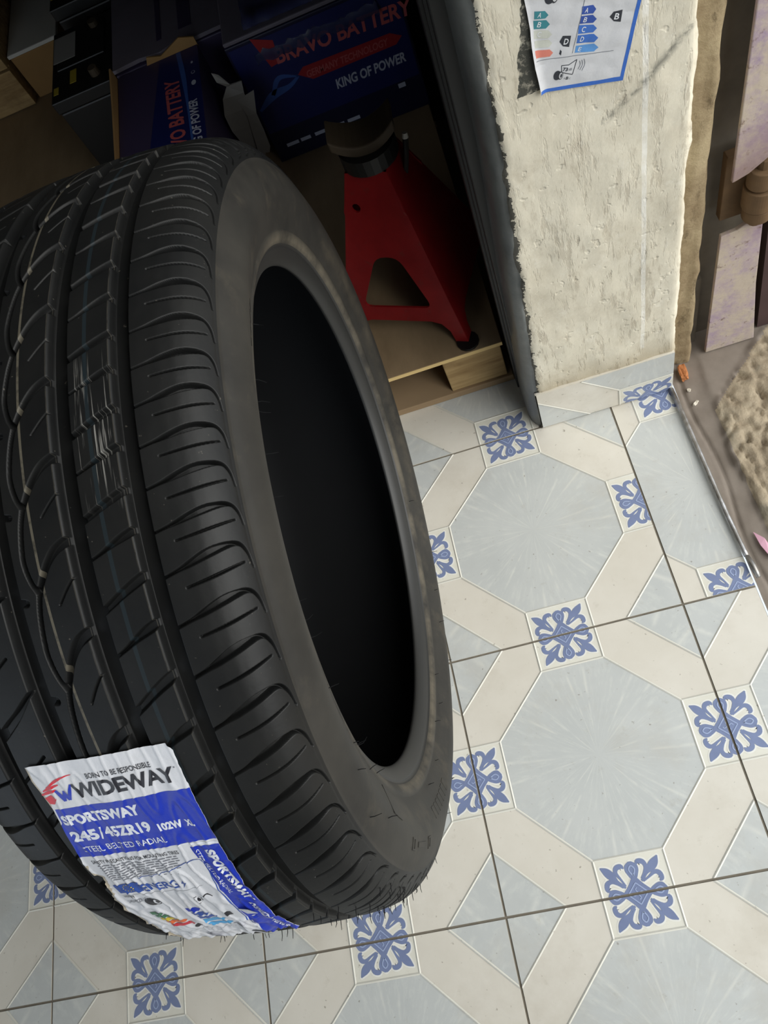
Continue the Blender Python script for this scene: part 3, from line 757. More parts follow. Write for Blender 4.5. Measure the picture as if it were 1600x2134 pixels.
def rubber(name, tread):
    t = NT(name)
    at = t.n('ShaderNodeAttribute', attribute_name='axial').outputs['Fac'] if tread else None
    ar = t.n('ShaderNodeAttribute', attribute_name='arc').outputs['Fac'] if tread else None
    n1 = t.noise(9, 7, .68)
    if tread:
        c = t.mix(t.ramp(n1, [(.35, 0), (.72, 1)]), lin(20, 21, 22), lin(32, 32, 31))
        cv = t.n('ShaderNodeCombineXYZ'); t.l(at, cv.inputs[0]); t.l(ar, cv.inputs[1])
        brk = t.ramp(t.noise(.06, 4, .7, vec=cv.outputs[0]), [(.30, 0), (.5, 1)])
        def line(a0, hw): return t.math('LESS_THAN', t.math('ABSOLUTE', t.math('SUBTRACT', at, a0)), hw)
        c = t.mix(t.math('MULTIPLY', t.math('MULTIPLY', line(-.4, .8), .6), brk), c, lin(116, 110, 96))
        c = t.mix(t.math('MULTIPLY', line(42.6, 1.2), .5), c, lin(36, 48, 54))
        c = t.mix(t.math('MULTIPLY', t.math('MULTIPLY', line(56.9, .3), .35), brk), c, lin(96, 92, 84))
        c = t.mix(t.math('MULTIPLY', t.math('MULTIPLY', line(17.7, .3), .3), brk), c, lin(96, 92, 84))
        # pale scuffs between the two right-hand grooves
        st = t.noise(.55, 3, .6, vec=cv.outputs[0], stretch=(1.3, .035, 1))
        mk = t.math('MULTIPLY', t.ramp(t.math('ABSOLUTE', t.math('SUBTRACT', at, 44.5)), [(.0, 1), (.85, 0)]), 1)
        mk = t.math('LESS_THAN', t.math('ABSOLUTE', t.math('SUBTRACT', at, 45)), 11)
        mz = t.ramp(t.math('DIVIDE', t.math('ABSOLUTE', t.math('SUBTRACT', ar, 638)), 100), [(.16, 1), (.48, 0)])
        sc = t.math('MULTIPLY', t.math('MULTIPLY', t.ramp(st, [(.56, 0), (.67, 1)]), mk), mz)
        c = t.mix(t.math('MULTIPLY', sc, .6), c, lin(176, 174, 168))
        sp = t.ramp(t.noise(260, 2), [(.73, 0), (.78, 1)]); c = t.mix(t.math('MULTIPLY', sp, .35), c, lin(120, 114, 104))
        t.bump(t.math('ADD', t.noise(220, 4), t.math('MULTIPLY', t.noise(30, 3), .6)), .14, .0008)
        t.set(c, t.ramp(t.noise(12, 5), [(.3, .42), (.7, .56)]), 0, .26)
    else:
        c = t.mix(t.ramp(n1, [(.35, 0), (.7, 1)]), lin(37, 36, 34), lin(53, 51, 47))
        c = t.mix(t.math('MULTIPLY', t.ramp(t.noise(28, 5, .7), [(.55, 0), (.75, 1)]), .35), c, lin(80, 74, 63))
        sx = t.xyz(); rr = t.math('SQRT', t.math('ADD', t.math('MULTIPLY', sx[1], sx[1]), t.math('MULTIPLY', sx[2], sx[2])))
        rb = t.ramp(t.math('ABSOLUTE', t.math('SUBTRACT', rr, .2575)), [(.0, 1), (.008, 0)])
        c = t.mix(t.math('MULTIPLY', rb, t.ramp(t.noise(14, 5, .7), [(.38, 0), (.62, .75)])), c, lin(104, 97, 84))
        r2_ = t.ramp(t.math('ABSOLUTE', t.math('SUBTRACT', rr, .283)), [(.0, 1), (.014, 0)])
        c = t.mix(t.math('MULTIPLY', r2_, t.ramp(t.noise(11, 6, .75), [(.5, 0), (.7, .5)])), c, lin(92, 84, 70))
        t.bump(t.noise(160, 4), .10, .0008)
        t.set(c, .58, 0, .28)
    return t.m
M_tread = rubber('tread_rubber', True); M_side = rubber('sidewall_rubber', False)
M_inner = simple('inner_liner_rubber', lin(12, 13, 15), .8, spec=.2, var=.15)
M_bead = simple('bead_rubber', lin(34, 34, 33), .5, var=.2, scale=14)
me = bpy.data.meshes.new('tread'); me.vertices.add(len(co)); me.vertices.foreach_set('co', co.ravel())
nq = len(quads); me.loops.add(nq*4); me.loops.foreach_set('vertex_index', quads.ravel().astype(np.int32))
me.polygons.add(nq); me.polygons.foreach_set('loop_start', np.arange(0, nq*4, 4, dtype=np.int32))
me.polygons.foreach_set('use_smooth', np.ones(nq, bool))
me.materials.append(M_tread); me.update(calc_edges=True); me.validate()
fa = me.attributes.new('axial', 'FLOAT', 'POINT'); fa.data.foreach_set('value', np.repeat(A_[None, :], NA, 0).ravel().astype(np.float32))
fb = me.attributes.new('arc', 'FLOAT', 'POINT'); fb.data.foreach_set('value', np.repeat((angs*6.13)[:, None], NC, 1).ravel().astype(np.float32))
tread = bpy.data.objects.new('tread', me); COL.objects.link(tread); tread.parent = tyre

def revolve(name, P, mat, parent, n=360, relief=None, closed=False):
    P = np.array(P, float); m = len(P); V = []; F = []
    for i in range(n):
        a = 2*PI*i/n
        for k, (x_, r_) in enumerate(P):
            dx, dr = relief(a, k, x_, r_) if relief else (0, 0)
            V.append(((x_+dx)*.001, (r_+dr)*.001*math.cos(a), (r_+dr)*.001*math.sin(a)))
    for i in range(n):
        j = (i+1) % n
        for k in range(m-1): F.append((i*m+k, i*m+k+1, j*m+k+1, j*m+k))
    return make_mesh(name, V, F, mat, parent, smooth=True)
def cr(P, n=5):
    P = np.array(P, float); Q = np.vstack([2*P[0]-P[1], P, 2*P[-1]-P[-2]]); C = []
    for i in range(len(P)-1):
        p0, p1, p2, p3 = Q[i:i+4]
        for k in range(n):
            t_ = k/n; C.append(.5*((2*p1)+(-p0+p2)*t_+(2*p0-5*p1+4*p2-p3)*t_*t_+(-p0+3*p1-3*p2+p3)*t_**3))
    C.append(P[-1]); return np.array(C)
side = [(112.4, 322.3), (113.0, 320.0), (113.8, 318.4), (116.6, 313), (119.3, 305), (120.4, 298), (119.8, 291), (117.6, 284), (114.8, 276.8), (112.2, 270.6), (110.2, 266.6), (109.7, 265.2), (110.1, 263.6), (109.4, 260.6), (107.2, 257.0), (105.2, 254.6)]
beadp = [(105.2, 254.6), (103.9, 253.6), (103.2, 252.4), (103.4, 251.0), (101.6, 247.0), (99.2, 243.2), (96.2, 240.0), (93.2, 238.2), (91.2, 238.6), (90.2, 240.2)]
inner = [(90.2, 240.2), (91.5, 244), (98, 254), (106, 266), (110.5, 280), (110, 296), (106, 310), (98, 322), (86, 331), (60, 336), (0, 338)]
rl = None
sw = revolve('sidewall', cr(side), M_side, tyre, 400); 
revolve('bead', cr(beadp, 4), M_bead, tyre, 360)
far = [(-x_, r_) for x_, r_ in side]; farb = [(-x_, r_) for x_, r_ in beadp]
o2 = revolve('sidewall', cr(far), M_side, tyre, 240); revolve('bead', cr(farb, 3), M_bead, tyre, 240)
inn = np.vstack([cr(inner, 3), cr([(-x_, r_) for x_, r_ in inner], 3)[::-1][1:]])
revolve('inner_liner', inn, M_inner, tyre, 240)

def surf(a_mm, deg, lift_mm=0.0):
    i = np.interp(a_mm, pf[:, 0], np.arange(NC)); x_ = np.interp(i, np.arange(NC), pf[:, 0]); r_ = np.interp(i, np.arange(NC), pf[:, 1])+lift_mm
    return Vector((x_*.001, r_*.001*math.cos(math.radians(deg)), r_*.001*math.sin(math.radians(deg))))
def side_r(r_mm):                   # axial position of the near sidewall at a radius
    P = cr(side); return float(np.interp(r_mm, P[::-1, 1], P[::-1, 0]))

# moulded relief marks low on the sidewall and near the rim
mb = MB()
def raised(deg0, deg1, r0, r1, h=.7, n=6):
    V = []; 
    for k in range(n+1):
        a = math.radians(deg0+(deg1-deg0)*k/n)
        for r_ in (r0, r1):
            for hh in (-.4, h):
                V.append(((side_r(r_)+hh)*.001, r_*.001*math.cos(a), r_*.001*math.sin(a)))
    F = []
    for k in range(n):
        b = k*4; F += [(b+1, b+3, b+7, b+5), (b+0, b+1, b+5, b+4), (b+2, b+6, b+7, b+3)]
    F += [(0, 2, 3, 1), (n*4, n*4+1, n*4+3, n*4+2)]
    mb.add(V, F)
def done():
    global mb
    mb.build('moulded_mark', M_side, tyre, fixn=True); mb = MB()
for d0 in (176, 186.5):
    raised(d0, d0+.5, 300, 307); raised(d0+1.2, d0+1.7, 300, 307); raised(d0, d0+1.7, 307, 308.2); raised(d0, d0+1.7, 299, 300.2); done()
raised(179.4, 184.6, 301.5, 305.5); done()
raised(166.5, 166.9, 268.5, 290); raised(166.5, 171.0, 289, 290.4, .5); done()
for d0 in (84, 86, 88.2, 90): raised(d0, d0+.9, 276, 284, .5, 3); done()
for k in range(7): raised(196+k*2.4, 197.5+k*2.4, 282, 292, .45, 3); done()


# rubber vent hairs
mb = MB(); rg = random.Random(5)
def hair(p, d, L, r=.00032):
    q = p+d*L*.5+Vector((rg.uniform(-1, 1), rg.uniform(-1, 1), rg.uniform(-1, 1)))*L*.10
    mb.tube([p-d*.001, p, q, p+d*L+Vector((rg.uniform(-1, 1), rg.uniform(-1, 1), rg.uniform(-1, 1)))*L*.18], [r*1.3, r, r*.9, r*.6], 5)
for deg in [168, 170, 171.5, 173, 175, 176.5, 178, 179.5, 181, 183, 186, 189, 192, 196, 200]:
    for a_ in rg.sample([-60, -30, 5, 40, 55, 74, 82, 90, 97, 103, 107], 4):
        if 128 < deg < 172 and -60 < a_ < 45: continue
        p = surf(a_, deg+rg.uniform(-.8, .8)); d = Vector((0, math.cos(math.radians(deg)), math.sin(math.radians(deg))))
        hair(p, d, rg.uniform(.004, .0075))
for deg in (150, 152, 157, 163, 203, 209, 215, 221, 228, 236, 244, 253, 262, 271, 282, 296):
    r_ = rg.choice([262, 270, 283, 300, 312]); a = math.radians(deg)
    hair(Vector((side_r(r_)*.001, r_*.001*math.cos(a), r_*.001*math.sin(a))), Vector((.9, -.2*math.cos(a), -.2*math.sin(a))).normalized(), rg.uniform(.004, .008))
for deg in (84, 93, 97, 98.5, 106, 112, 128, 131, 133.5, 141, 155, 158, 160.5, 165):
    r_ = rg.choice([254, 258, 262, 268]); a = math.radians(deg)
    hair(Vector((side_r(max(r_, 254.8))*.001, r_*.001*math.cos(a), r_*.001*math.sin(a))), Vector((.8, -.5*math.cos(a), -.5*math.sin(a))).normalized(), rg.uniform(.006, .010))
tag(mb.build('rubber_hairs', M_inner, tyre, fixn=False), kind='stuff')

# ---- paper label on the tread
def lab_paper(name, col, rough=.36, dirty=.1):
    t = NT(name)
    n = t.noise(24, 6, .7); c = t.mix(t.math('MULTIPLY', t.ramp(n, [(.5, 0), (.8, 1)]), dirty*3), col, tuple(x*.72 for x in (col[0], col[1]*.96, col[2]*.86)))
    t.bump(t.noise(70, 5, .7), .3, .0016)
    return t.set(c, rough, 0, .5)
K_white = lab_paper('sticker_white', lin(214, 216, 222)); K_blue = lab_paper('sticker_blue', lin(34, 56, 176)); K_ink = lab_paper('sticker_ink', lin(44, 44, 50))
K_txt = lab_paper('sticker_print_white', lin(222, 226, 236)); K_red = lab_paper('sticker_red', lin(206, 48, 62)); K_eu = lab_paper('sticker_eu_blue', lin(56, 84, 158))
K_green = lab_paper('sticker_green', lin(62, 120, 84)); K_yel = lab_paper('sticker_yellow', lin(214, 190, 60)); K_or = lab_paper('sticker_orange', lin(222, 110, 60))
K_sky = lab_paper('sticker_sky', lin(86, 164, 216)); K_gr = lab_paper('sticker_grey_print', lin(120, 122, 130)); K_tan = lab_paper('sticker_torn_edge', lin(176, 166, 148))
KM = [K_white, K_blue, K_ink, K_txt, K_red, K_eu, K_green, K_yel, K_or, K_sky, K_gr, K_tan]
fl = Flat(); GA = 6.0          # 2D units: x = axial mm, y = -(degrees)*GA (so that text reads upright)
Y_ = lambda d: -(d-133.7)*GA
le = [(133.7, -50.6), (135.4, -50.9), (137.2, -48.6), (139.0, -47.0), (141.4, -48.4), (143.3, -49.6), (145.2, -50.6), (147, -52.4), (148.9, -53.4), (149.3, -50), (149.6, -47.6), (152.3, -50.8), (154.5, -54.6), (157, -56.5), (159.5, -55), (162, -56), (166, -57), (170.5, -55)]
re_ = [(133.9, 41.0), (134.5, 43.2), (139, 43.2), (146.3, 42.1), (149.5, 40.9), (155, 38.9), (162.6, 37.0), (170.8, 36.4)]
Le = lambda d: float(np.interp(d, [p[0] for p in le], [p[1] for p in le])); Re = lambda d: float(np.interp(d, [p[0] for p in re_], [p[1] for p in re_]))
rgs = np.random.RandomState(11)
ds = np.arange(133.7, 170.9, .3); jl = rgs.randn(len(ds))*.5*(ds > 147); jr = rgs.randn(len(ds))*.15
def band(d0, d1, f0, f1, mi, ly):
    n = max(2, int((d1-d0)/.3)+1); q = np.linspace(d0, d1, n)
    for a, b in zip(q[:-1], q[1:]): fl.poly([(f0(a), Y_(a)), (f0(b), Y_(b)), (f1(b), Y_(b)), (f1(a), Y_(a))], mi, ly)
LeJ = lambda d: Le(d)+float(np.interp(d, ds, jl)); ReJ = lambda d: Re(d)+float(np.interp(d, ds, jr))
band(133.7, 170.8, LeJ, ReJ, 0, 0)
band(147.5, 170.8, lambda d: LeJ(d), lambda d: LeJ(d)+1.6, 11, 1); band(133.8, 138.6, lambda d: LeJ(d), lambda d: LeJ(d)+.9, 11, 1)
band(139.0, 146.0, lambda d: LeJ(d)+.1+(1.2 if d < 141 else 0), lambda d: ReJ(d)-.1, 1, 1)                    # main blue band
colL = lambda d: float(np.interp(d, [146.5, 150, 156, 161, 166, 171], [22.6, 22.8, 20.6, 17.6, 15.4, 14.5]))
band(146.7, 170.8, colL, lambda d: ReJ(d)-.1, 1, 1)                                                           # side column
def line_text(s, a0, d0, a1, d1, hd, mi, ly, bold=0):
    """text along the axle from (a0, deg d0) to (a1, deg d1), height hd degrees"""
    fl.text(s, (a0, Y_(d0)), (a1-a0, Y_(d1)-Y_(d0)), (0, hd*GA), mi, ly, bold)
line_text('BORN TO BE RESPONSIBLE', -15, 135.95, 26.5, 135.95, .62, 2, 2, .012)
line_text('WIDEWAY', -28, 138.05, 38.5, 138.0, 1.75, 2, 2, .035)
fl.polys(disc(39.6, Y_(136.4), .55), 10, 2)
# winged W emblem
fl.polys(stroke([(-44, Y_(136.35), .25), (-36, Y_(135.7), .9), (-30, Y_(135.35), .5), (-24, Y_(135.25), .2)]), 4, 2)
fl.polys(stroke([(-47, Y_(136.7), .4), (-41, Y_(136.35), 1.0), (-35, Y_(136.15), .4)]), 4, 2)
fl.polys(stroke([(-49, Y_(137.1), .5), (-43, Y_(136.85), 1.1), (-38, Y_(136.7), .5)]), 4, 2)
fl.poly([(-48.0, Y_(137.5)), (-43, Y_(137.2)), (-40.5, Y_(137.75)), (-43.5, Y_(138.35)), (-46.5, Y_(138.25))], 4, 2)
fl.polys(stroke([(-38.5, Y_(136.75), 1.0), (-36.4, Y_(137.5), 1.4), (-35.2, Y_(138.1), 1.0)]), 1, 3)
fl.polys(stroke([(-35.2, Y_(138.1), .8), (-34.2, Y_(137.4), .9), (-33.4, Y_(136.9), .5)]), 1, 3)
fl.polys(stroke([(-33.6, Y_(136.9), .7), (-32.6, Y_(137.6), 1.2), (-32, Y_(138.05), .9)]), 1, 3)
fl.polys(stroke([(-32, Y_(138.05), .9), (-29.6, Y_(137.1), 1.0), (-27.4, Y_(136.3), .5)]), 1, 3)
line_text('SPORTSWAY', -45.4, 141.2, 7, 141.1, 1.35, 3, 2, .05)
line_text('245', -46.5, 143.6, -28.2, 143.6, 1.5, 3, 2, .05); line_text('45ZR19', -23.6, 143.58, 7.5, 143.55, 1.5, 3, 2, .045)
fl.polys(stroke([(-27.4, Y_(143.7), .5), (-26, Y_(142.9), .6), (-24.6, Y_(142.0), .5)], 2), 3, 2)
line_text('102W', 12, 143.7, 27, 143.75, 1.05, 3, 2, .05); line_text('XL', 29, 143.75, 34.4, 143.8, .95, 3, 2, .05)
line_text('STEEL BELTED RADIAL', -44.6, 145.25, 12, 145.3, .85, 3, 2, .006)
fl.polys(stroke([(14, Y_(146.15), .2), (20, Y_(146.1), .5), (30, Y_(146.3), .8), (41.8, Y_(146.5), .8)]), 3, 2)
line_text('SAFETY PRECAUTIONS FOR MOUNTING TIRES', -46, 147.25, 14, 147.35, .55, 2, 2, .01)
for k in range(8):                                       # fine print lines
    d0 = 147.75+k*.37
    x0 = -44+k*.4; 
    while x0 < 10-k*.8:
        w = rgs.uniform(2.0, 6.0); fl.rect(x0, Y_(d0), min(x0+w, 11), Y_(d0)+.95, 10, 2); x0 += w+rgs.uniform(.6, 1.1)
# energy label
fl.poly([(-25.5, Y_(150.3)), (24, Y_(148.6)), (19.5, Y_(158)), (17, Y_(164.5)), (12, Y_(168)), (-30, Y_(168)), (-31, Y_(163)), (-22, Y_(156))], 0, 2)
fl.polys(stroke([(-25, Y_(150.5), .3), (0, Y_(149.7), .3), (23.2, Y_(148.85), .3), (20.4, Y_(154), .35), (17.6, Y_(161), .4), (15, Y_(166), .3)], 4), 5, 3)
fl.poly([(-45.6, Y_(151.3)), (-27, Y_(151.05)), (-28, Y_(153.0)), (-45.4, Y_(153.0))], 5, 3)
for k in range(12):
    fl.polys(disc(-36.4+3.6*math.cos(k*PI/6), Y_(152.05)+3.6*math.sin(k*PI/6), .45, 6), 7, 4)
line_text('ENERG', -27.5, 153.1, -1, 152.9, 1.45, 5, 3, .03)
fl.poly([(3.6, Y_(151.5)), (.8, Y_(152.3)), (2.2, Y_(152.35)), (.4, Y_(153.1)), (4.8, Y_(152.1)), (3.2, Y_(152.05))], 5, 3)
fl.polys(stroke([(-46, Y_(153.45), .15), (-20, Y_(153.55), .15), (12, Y_(153.4), .15)], 2), 10, 3)
line_text('WIDEWAY', -45.8, 154.05, -38, 154.0, .42, 2, 3, .01); line_text('245/45ZR19', -47, 155.4, -31.5, 154.9, .6, 10, 3, .01)
mini_tyre(-29.5, Y_(155.5), 4.6, 2, 0); mini_tyre(-1, Y_(156.1), 4.6, 2, 0)
fl.polys(stroke([(6, Y_(155.6), .4), (9.5, Y_(155.2), .6), (12, Y_(155.9), .3)]), 2, 3)
for k, (mi, L) in enumerate(((6, 7.5), (6, 9.0), (7, 11), (8, 13.5), (4, 16))):
    y0 = 158.2+k*1.0; x0 = -42+k*.8
    fl.poly([(x0, Y_(y0+.75)), (x0+L, Y_(y0+.75)), (x0+L+2.4, Y_(y0+.35)), (x0+L, Y_(y0)), (x0, Y_(y0))], mi, 3)
for k, (mi, L) in enumerate(((1, 7.5), (5, 9.5), (5, 11.5), (9, 13.5), (9, 15.5))):
    y0 = 158.0+k*1.25; x0 = -14.5+k*.5
    fl.poly([(x0, Y_(y0+.95)), (x0+L, Y_(y0+.95)), (x0+L+2.6, Y_(y0+.45)), (x0+L, Y_(y0)), (x0, Y_(y0))], mi, 3)
for q in ((-24, 163.5, -20), (8, 160.2, 12)):
    fl.poly([(q[0], Y_(q[1])), (q[2], Y_(q[1])), (q[2], Y_(q[1]+1.0)), (q[0], Y_(q[1]+1.0)), (q[0]-1.6, Y_(q[1]+.5))], 2, 3)
fl.polys(stroke([(-40, Y_(165.4), .15), (-15, Y_(165.2), .15), (10, Y_(165.0), .15)], 2), 10, 3)
# column text (reads down the column)
def col_text(s, d0, d1, a0, a1, mi, bold=0):
    """top of letters towards +axial; runs with growing angle"""
    fl.text(s, (a0, Y_(d0)), (0, Y_(d1)-Y_(d0)), (a1-a0, 0), mi, 3, bold)
col_text('SPORTSWAY', 147.3, 158.0, 30.2, 36.8, 3, .05); col_text('245/45ZR19', 159.0, 165.0, 28.6, 33.4, 3, .02); col_text('102W XL', 165.8, 169.8, 28.0, 32.6, 3, .02)
col_text('STEEL BELTED RADIAL', 147.2, 156.0, 24.0, 26.8, 3, .0)
def crink(x_, y_):
    v = mnoise.fractal(Vector((x_*.05, y_*.045, 2.2)), 1, 2, 3)*.55
    g = 0
    for c0, w in ((63.5, 7), (25, 7), (-22.8, 7), (-62.5, 6)):      # sags a little into the grooves
        g -= 1.1*math.exp(-((x_-c0)/w)**2)
    r1 = abs(mnoise.noise(Vector((x_*.12, y_*.03+x_*.02, 9)))); ridge = max(0, .16-r1)*3.6
    tear = 0
    if y_ < Y_(163): tear = max(0, mnoise.noise(Vector((x_*.16, y_*.1, 4))))*2.6
    k_ = 1+1.3*float(np.interp(-y_, [60, 110], [0, 1]))
    return 1.2+v*.6*k_+g*.8+ridge*k_+tear
def st_map(x_, y_, z_):
    deg = 133.7-y_/GA
    return surf(x_, deg, crink(x_, y_)+z_*.13)
stk = fl.mesh('paper_sticker', KM, st_map, parent=tyre, cuts=[(0, np.arange(-58, 45, .9)), (1, np.arange(-225, 1, 1.25))], smooth=True)
tag(stk, 'white and blue crumpled paper sticker')
# torn flap standing off the sticker
mb = MB()
fp = [(-6, 165.0, 1.6), (6, 164.0, 2.2), (13, 163.6, 7), (10, 165.8, 6.5), (2, 166.6, 3.0)]
mb.add([surf(a_, d_, l_) for a_, d_, l_ in fp]+[surf(a_, d_, l_-.25) for a_, d_, l_ in fp], [(0, 1, 4), (1, 3, 4), (1, 2, 3), (5, 9, 6), (6, 9, 8), (6, 8, 7)])
for q in ([(-30, 168, 1.4), (-22, 167.2, 4.2), (-18, 169.6, 3.4), (-28, 170.6, 1.5)], [(18, 160.0, 1.4), (27, 159.4, 4.4), (29, 161.6, 3.0), (20, 162.0, 1.3)], [(0, 169, 1.5), (12, 168.4, 4.0), (16, 170.8, 4.6), (4, 171.4, 2)]):
    mb.add([surf(*p) for p in q]+[surf(p[0], p[1], p[2]-.2) for p in q], [(0, 1, 2, 3), (7, 6, 5, 4)])
mb.build('torn_paper_flap', K_white, stk, fixn=False)

# ================================================================== PALLET
t = NT('pallet_wood')
w = t.noise(9, 6, .6, stretch=(1, 9, 9))
b1 = t.mix(t.ramp(w, [(.3, 0), (.7, 1)]), lin(140, 112, 74), lin(186, 158, 112))
b1 = t.mix(t.math('MULTIPLY', t.ramp(t.noise(14, 5, .7), [(.5, 0), (.75, 1)]), .5), b1, lin(104, 84, 60))
t.bump(t.noise(30, 5, stretch=(1, 8, 8)), .3, .002); M_wood = t.set(b1, .85, 0, .25)
t = NT('plywood_deck')
b1 = t.mix(t.ramp(t.noise(5, 7, .65, stretch=(3, 1, 1)), [(.3, 0), (.72, 1)]), lin(128, 108, 82), lin(156, 134, 104)); t.bump(t.noise(40, 5), .15, .001)
M_ply = t.set(b1, .8, 0, .3)
M_board = simple('bottom_board', lin(150, 126, 96), .85, var=.2, scale=12)
pal = empty('pallet', (-.40, .701, 0), 'wooden pallet with plywood deck on the floor behind the tyre', 'pallet')
PO = Vector((-.40, .701, 0))
pl = lambda p: (p[0]-PO.x, p[1]-PO.y, p[2]-PO.z)
mb = MB(); mb.box(pl((-1.0, .701, .0925)), pl((.1835, 1.98, .1))); mb.build('deck', M_ply, pal, bevel=.0008)
mb = MB(); mb.box(pl((-1.0, .7003, .0928)), pl((.1835, .7009, .0998))); mb.build('deck_edge', simple('fresh_cut_edge', lin(222, 192, 132), .8, var=.1), pal)
for xx0, xx1 in ((.094, .180), (-.44, -.35), (-.98, -.89)):
    for yy0 in (.704, 1.28, 1.86):
        mb = MB(); mb.box(pl((xx0, yy0, .014)), pl((xx1, yy0+.105, .0925))); mb.build('block', M_wood, pal, bevel=.0015)
for yy0 in (.700, 1.28, 1.86):
    mb = MB(); mb.box(pl((-1.0, yy0, .0008)), pl((.188, yy0+.13, .014))); mb.build('bottom_board', M_board, pal, bevel=.001)

# ================================================================== JACK STAND
t = NT('red_enamel')
b1 = t.mix(t.ramp(t.noise(20, 5, .65), [(.3, 0), (.75, 1)]), lin(112, 10, 14), lin(136, 22, 24))
b1 = t.mix(t.math('MULTIPLY', t.ramp(t.noise(60, 4, .7), [(.62, 0), (.7, 1)]), .5), b1, lin(100, 48, 42))
M_redp = t.set(b1, .42, 0, .5)
M_iron = simple('rusty_cast_iron', lin(62, 51, 36), .75, .1, var=.3, scale=40); M_blk = simple('black_grease_steel', lin(13, 13, 12), .55, .1, var=.3)
JC = Vector((.094, .842, .1)); dA = Vector((-.906, .423, 0)); dB = Vector((.423, .906, 0))
jack = empty('jack_stand', JC, 'red steel jack stand with triangular cut-outs standing on the pallet', 'jack stand')
H = .250
def plate(mb, tdir, nd, cut=True):
    def fr(s_, h_, d_):
        k = h_/H; dist = .096+(.027-.096)*k-d_
        return tuple(tdir*s_+nd*dist+Vector((0, 0, h_)))
    outer = [(-.0955, 0), (-.078, 0), (-.071, .020), (-.060, .032), (-.045, .036), (.045, .036), (.060, .032), (.071, .020), (.078, 0), (.0955, 0), (.0275, .250), (-.0275, .250), (-.0385, .212), (-.0425, .200), (-.0425, .1935)]
    def rtri(bw, tw, z0, z1, r):
        P = [(-bw, z0), (bw, z0), (tw, z1), (-tw, z1)]; out = []
        for i in range(4):
            a, b, c = Vector(P[i-1]), Vector(P[i]), Vector(P[(i+1) % 4])
            u, v = (a-b).normalized(), (c-b).normalized(); rr = min(r, (a-b).length*.45, (c-b).length*.45)
            p, q = b+u*rr, b+v*rr
            for k in range(5):
                s_ = k/4; out.append(tuple((1-s_)**2*p+2*s_*(1-s_)*b+s_*s_*q))
        return out
    hole = rtri(.052, .016, .058, .136, .014)[::-1]
    pin = [(-.024+.006*math.cos(-k*PI/5), .205+.006*math.sin(-k*PI/5)) for k in range(10)]
    mb.prism(outer, [hole, pin] if cut else [], fr, .003)
mb = MB()
plate(mb, dA*-1, dB*-1); plate(mb, dB, dA*-1, False); plate(mb, dA, dB); plate(mb, dB*-1, dA)
jb = mb.build('frame', M_redp, jack)
for sx, sy in ((1, 1), (1, -1), (-1, 1), (-1, -1)):
    c = dA*(.093*sx)+dB*(.093*sy); mb = MB()
    mb.tube([c+Vector((0, 0, 0)), c+Vector((0, 0, .004))], .016, 14); mb.build('foot', M_blk, jack)
mb = MB(); mb.tube([(0, 0, .2505), (0, 0, .272)], .036, 24); mb.tube([(0, 0, .12), (0, 0, .275)], .018, 16); mb.build('collar', M_blk, jack)
mb = MB(); sad = []
ux = (dA*-.5+dB*.85).normalized(); uy = Vector((-ux.y, ux.x, 0)); ux = Vector((1, -.05, 0)).normalized(); uy = Vector((.05, 1, 0)).normalized()
n = 12; V = []; F = []
for k in range(n+1):
    s_ = -1+2*k/n; xx = s_*.040; zz = .284+.018*abs(s_)**2.0
    for yy, dz in ((-.024, 0), (.024, 0), (.024, -.014), (-.024, -.014)):
        V.append(tuple(ux*xx+uy*yy*(1-.15*s_*s_)+Vector((0, 0, zz+dz))))
for k in range(n):
    for e in range(4): F.append((k*4+e, k*4+(e+1) % 4, k*4+4+(e+1) % 4, k*4+4+e))
F += [(0, 3, 2, 1), (n*4, n*4+1, n*4+2, n*4+3)]
mb.add(V, F); mb.build('saddle', M_iron, jack, smooth=False, bevel=.002)
M_tip = simple('pale_tip', lin(200, 196, 184), .6, var=.05)
mb = MB(); mb.tube([(.034, -.008, .215), (.042, -.012, .245), (.0465, -.008, .262)], .0035, 8); lv = mb.build('lever', M_blk, jack)
mb = MB(); mb.tube([(.0465, -.008, .262), (.0475, -.007, .268)], [.004, .003], 10); mb.build('lever_tip', M_tip, lv)

# ================================================================== STOCK AT THE BACK
def stock_mat(name, col, rough=.5): return simple(name, col, rough, var=.15, scale=20)
B_blue = stock_mat('carton_blue', lin(22, 30, 84), .42); B_navy = stock_mat('carton_navy', lin(17, 20, 50), .42); B_card = stock_mat('cardboard_brown', lin(150, 116, 70), .85)
B_red = stock_mat('carton_red', lin(150, 32, 38), .45); B_pink = stock_mat('carton_print_red', lin(176, 84, 84), .5); B_whi = stock_mat('carton_print_white', lin(176, 180, 196), .5)
B_sky = stock_mat('carton_print_blue', lin(52, 84, 150), .45); B_gtop = stock_mat('carton_grey_lid', lin(104, 98, 108), .6); B_purp = stock_mat('carton_purple_side', lin(58, 50, 78), .5)
def carton(name, lo, hi, mats, label, group):
    o = empty(name, ((lo[0]+hi[0])/2, (lo[1]+hi[1])/2, lo[2]), label, 'carton', group)
    return o
G = 'battery cartons on the pallet'
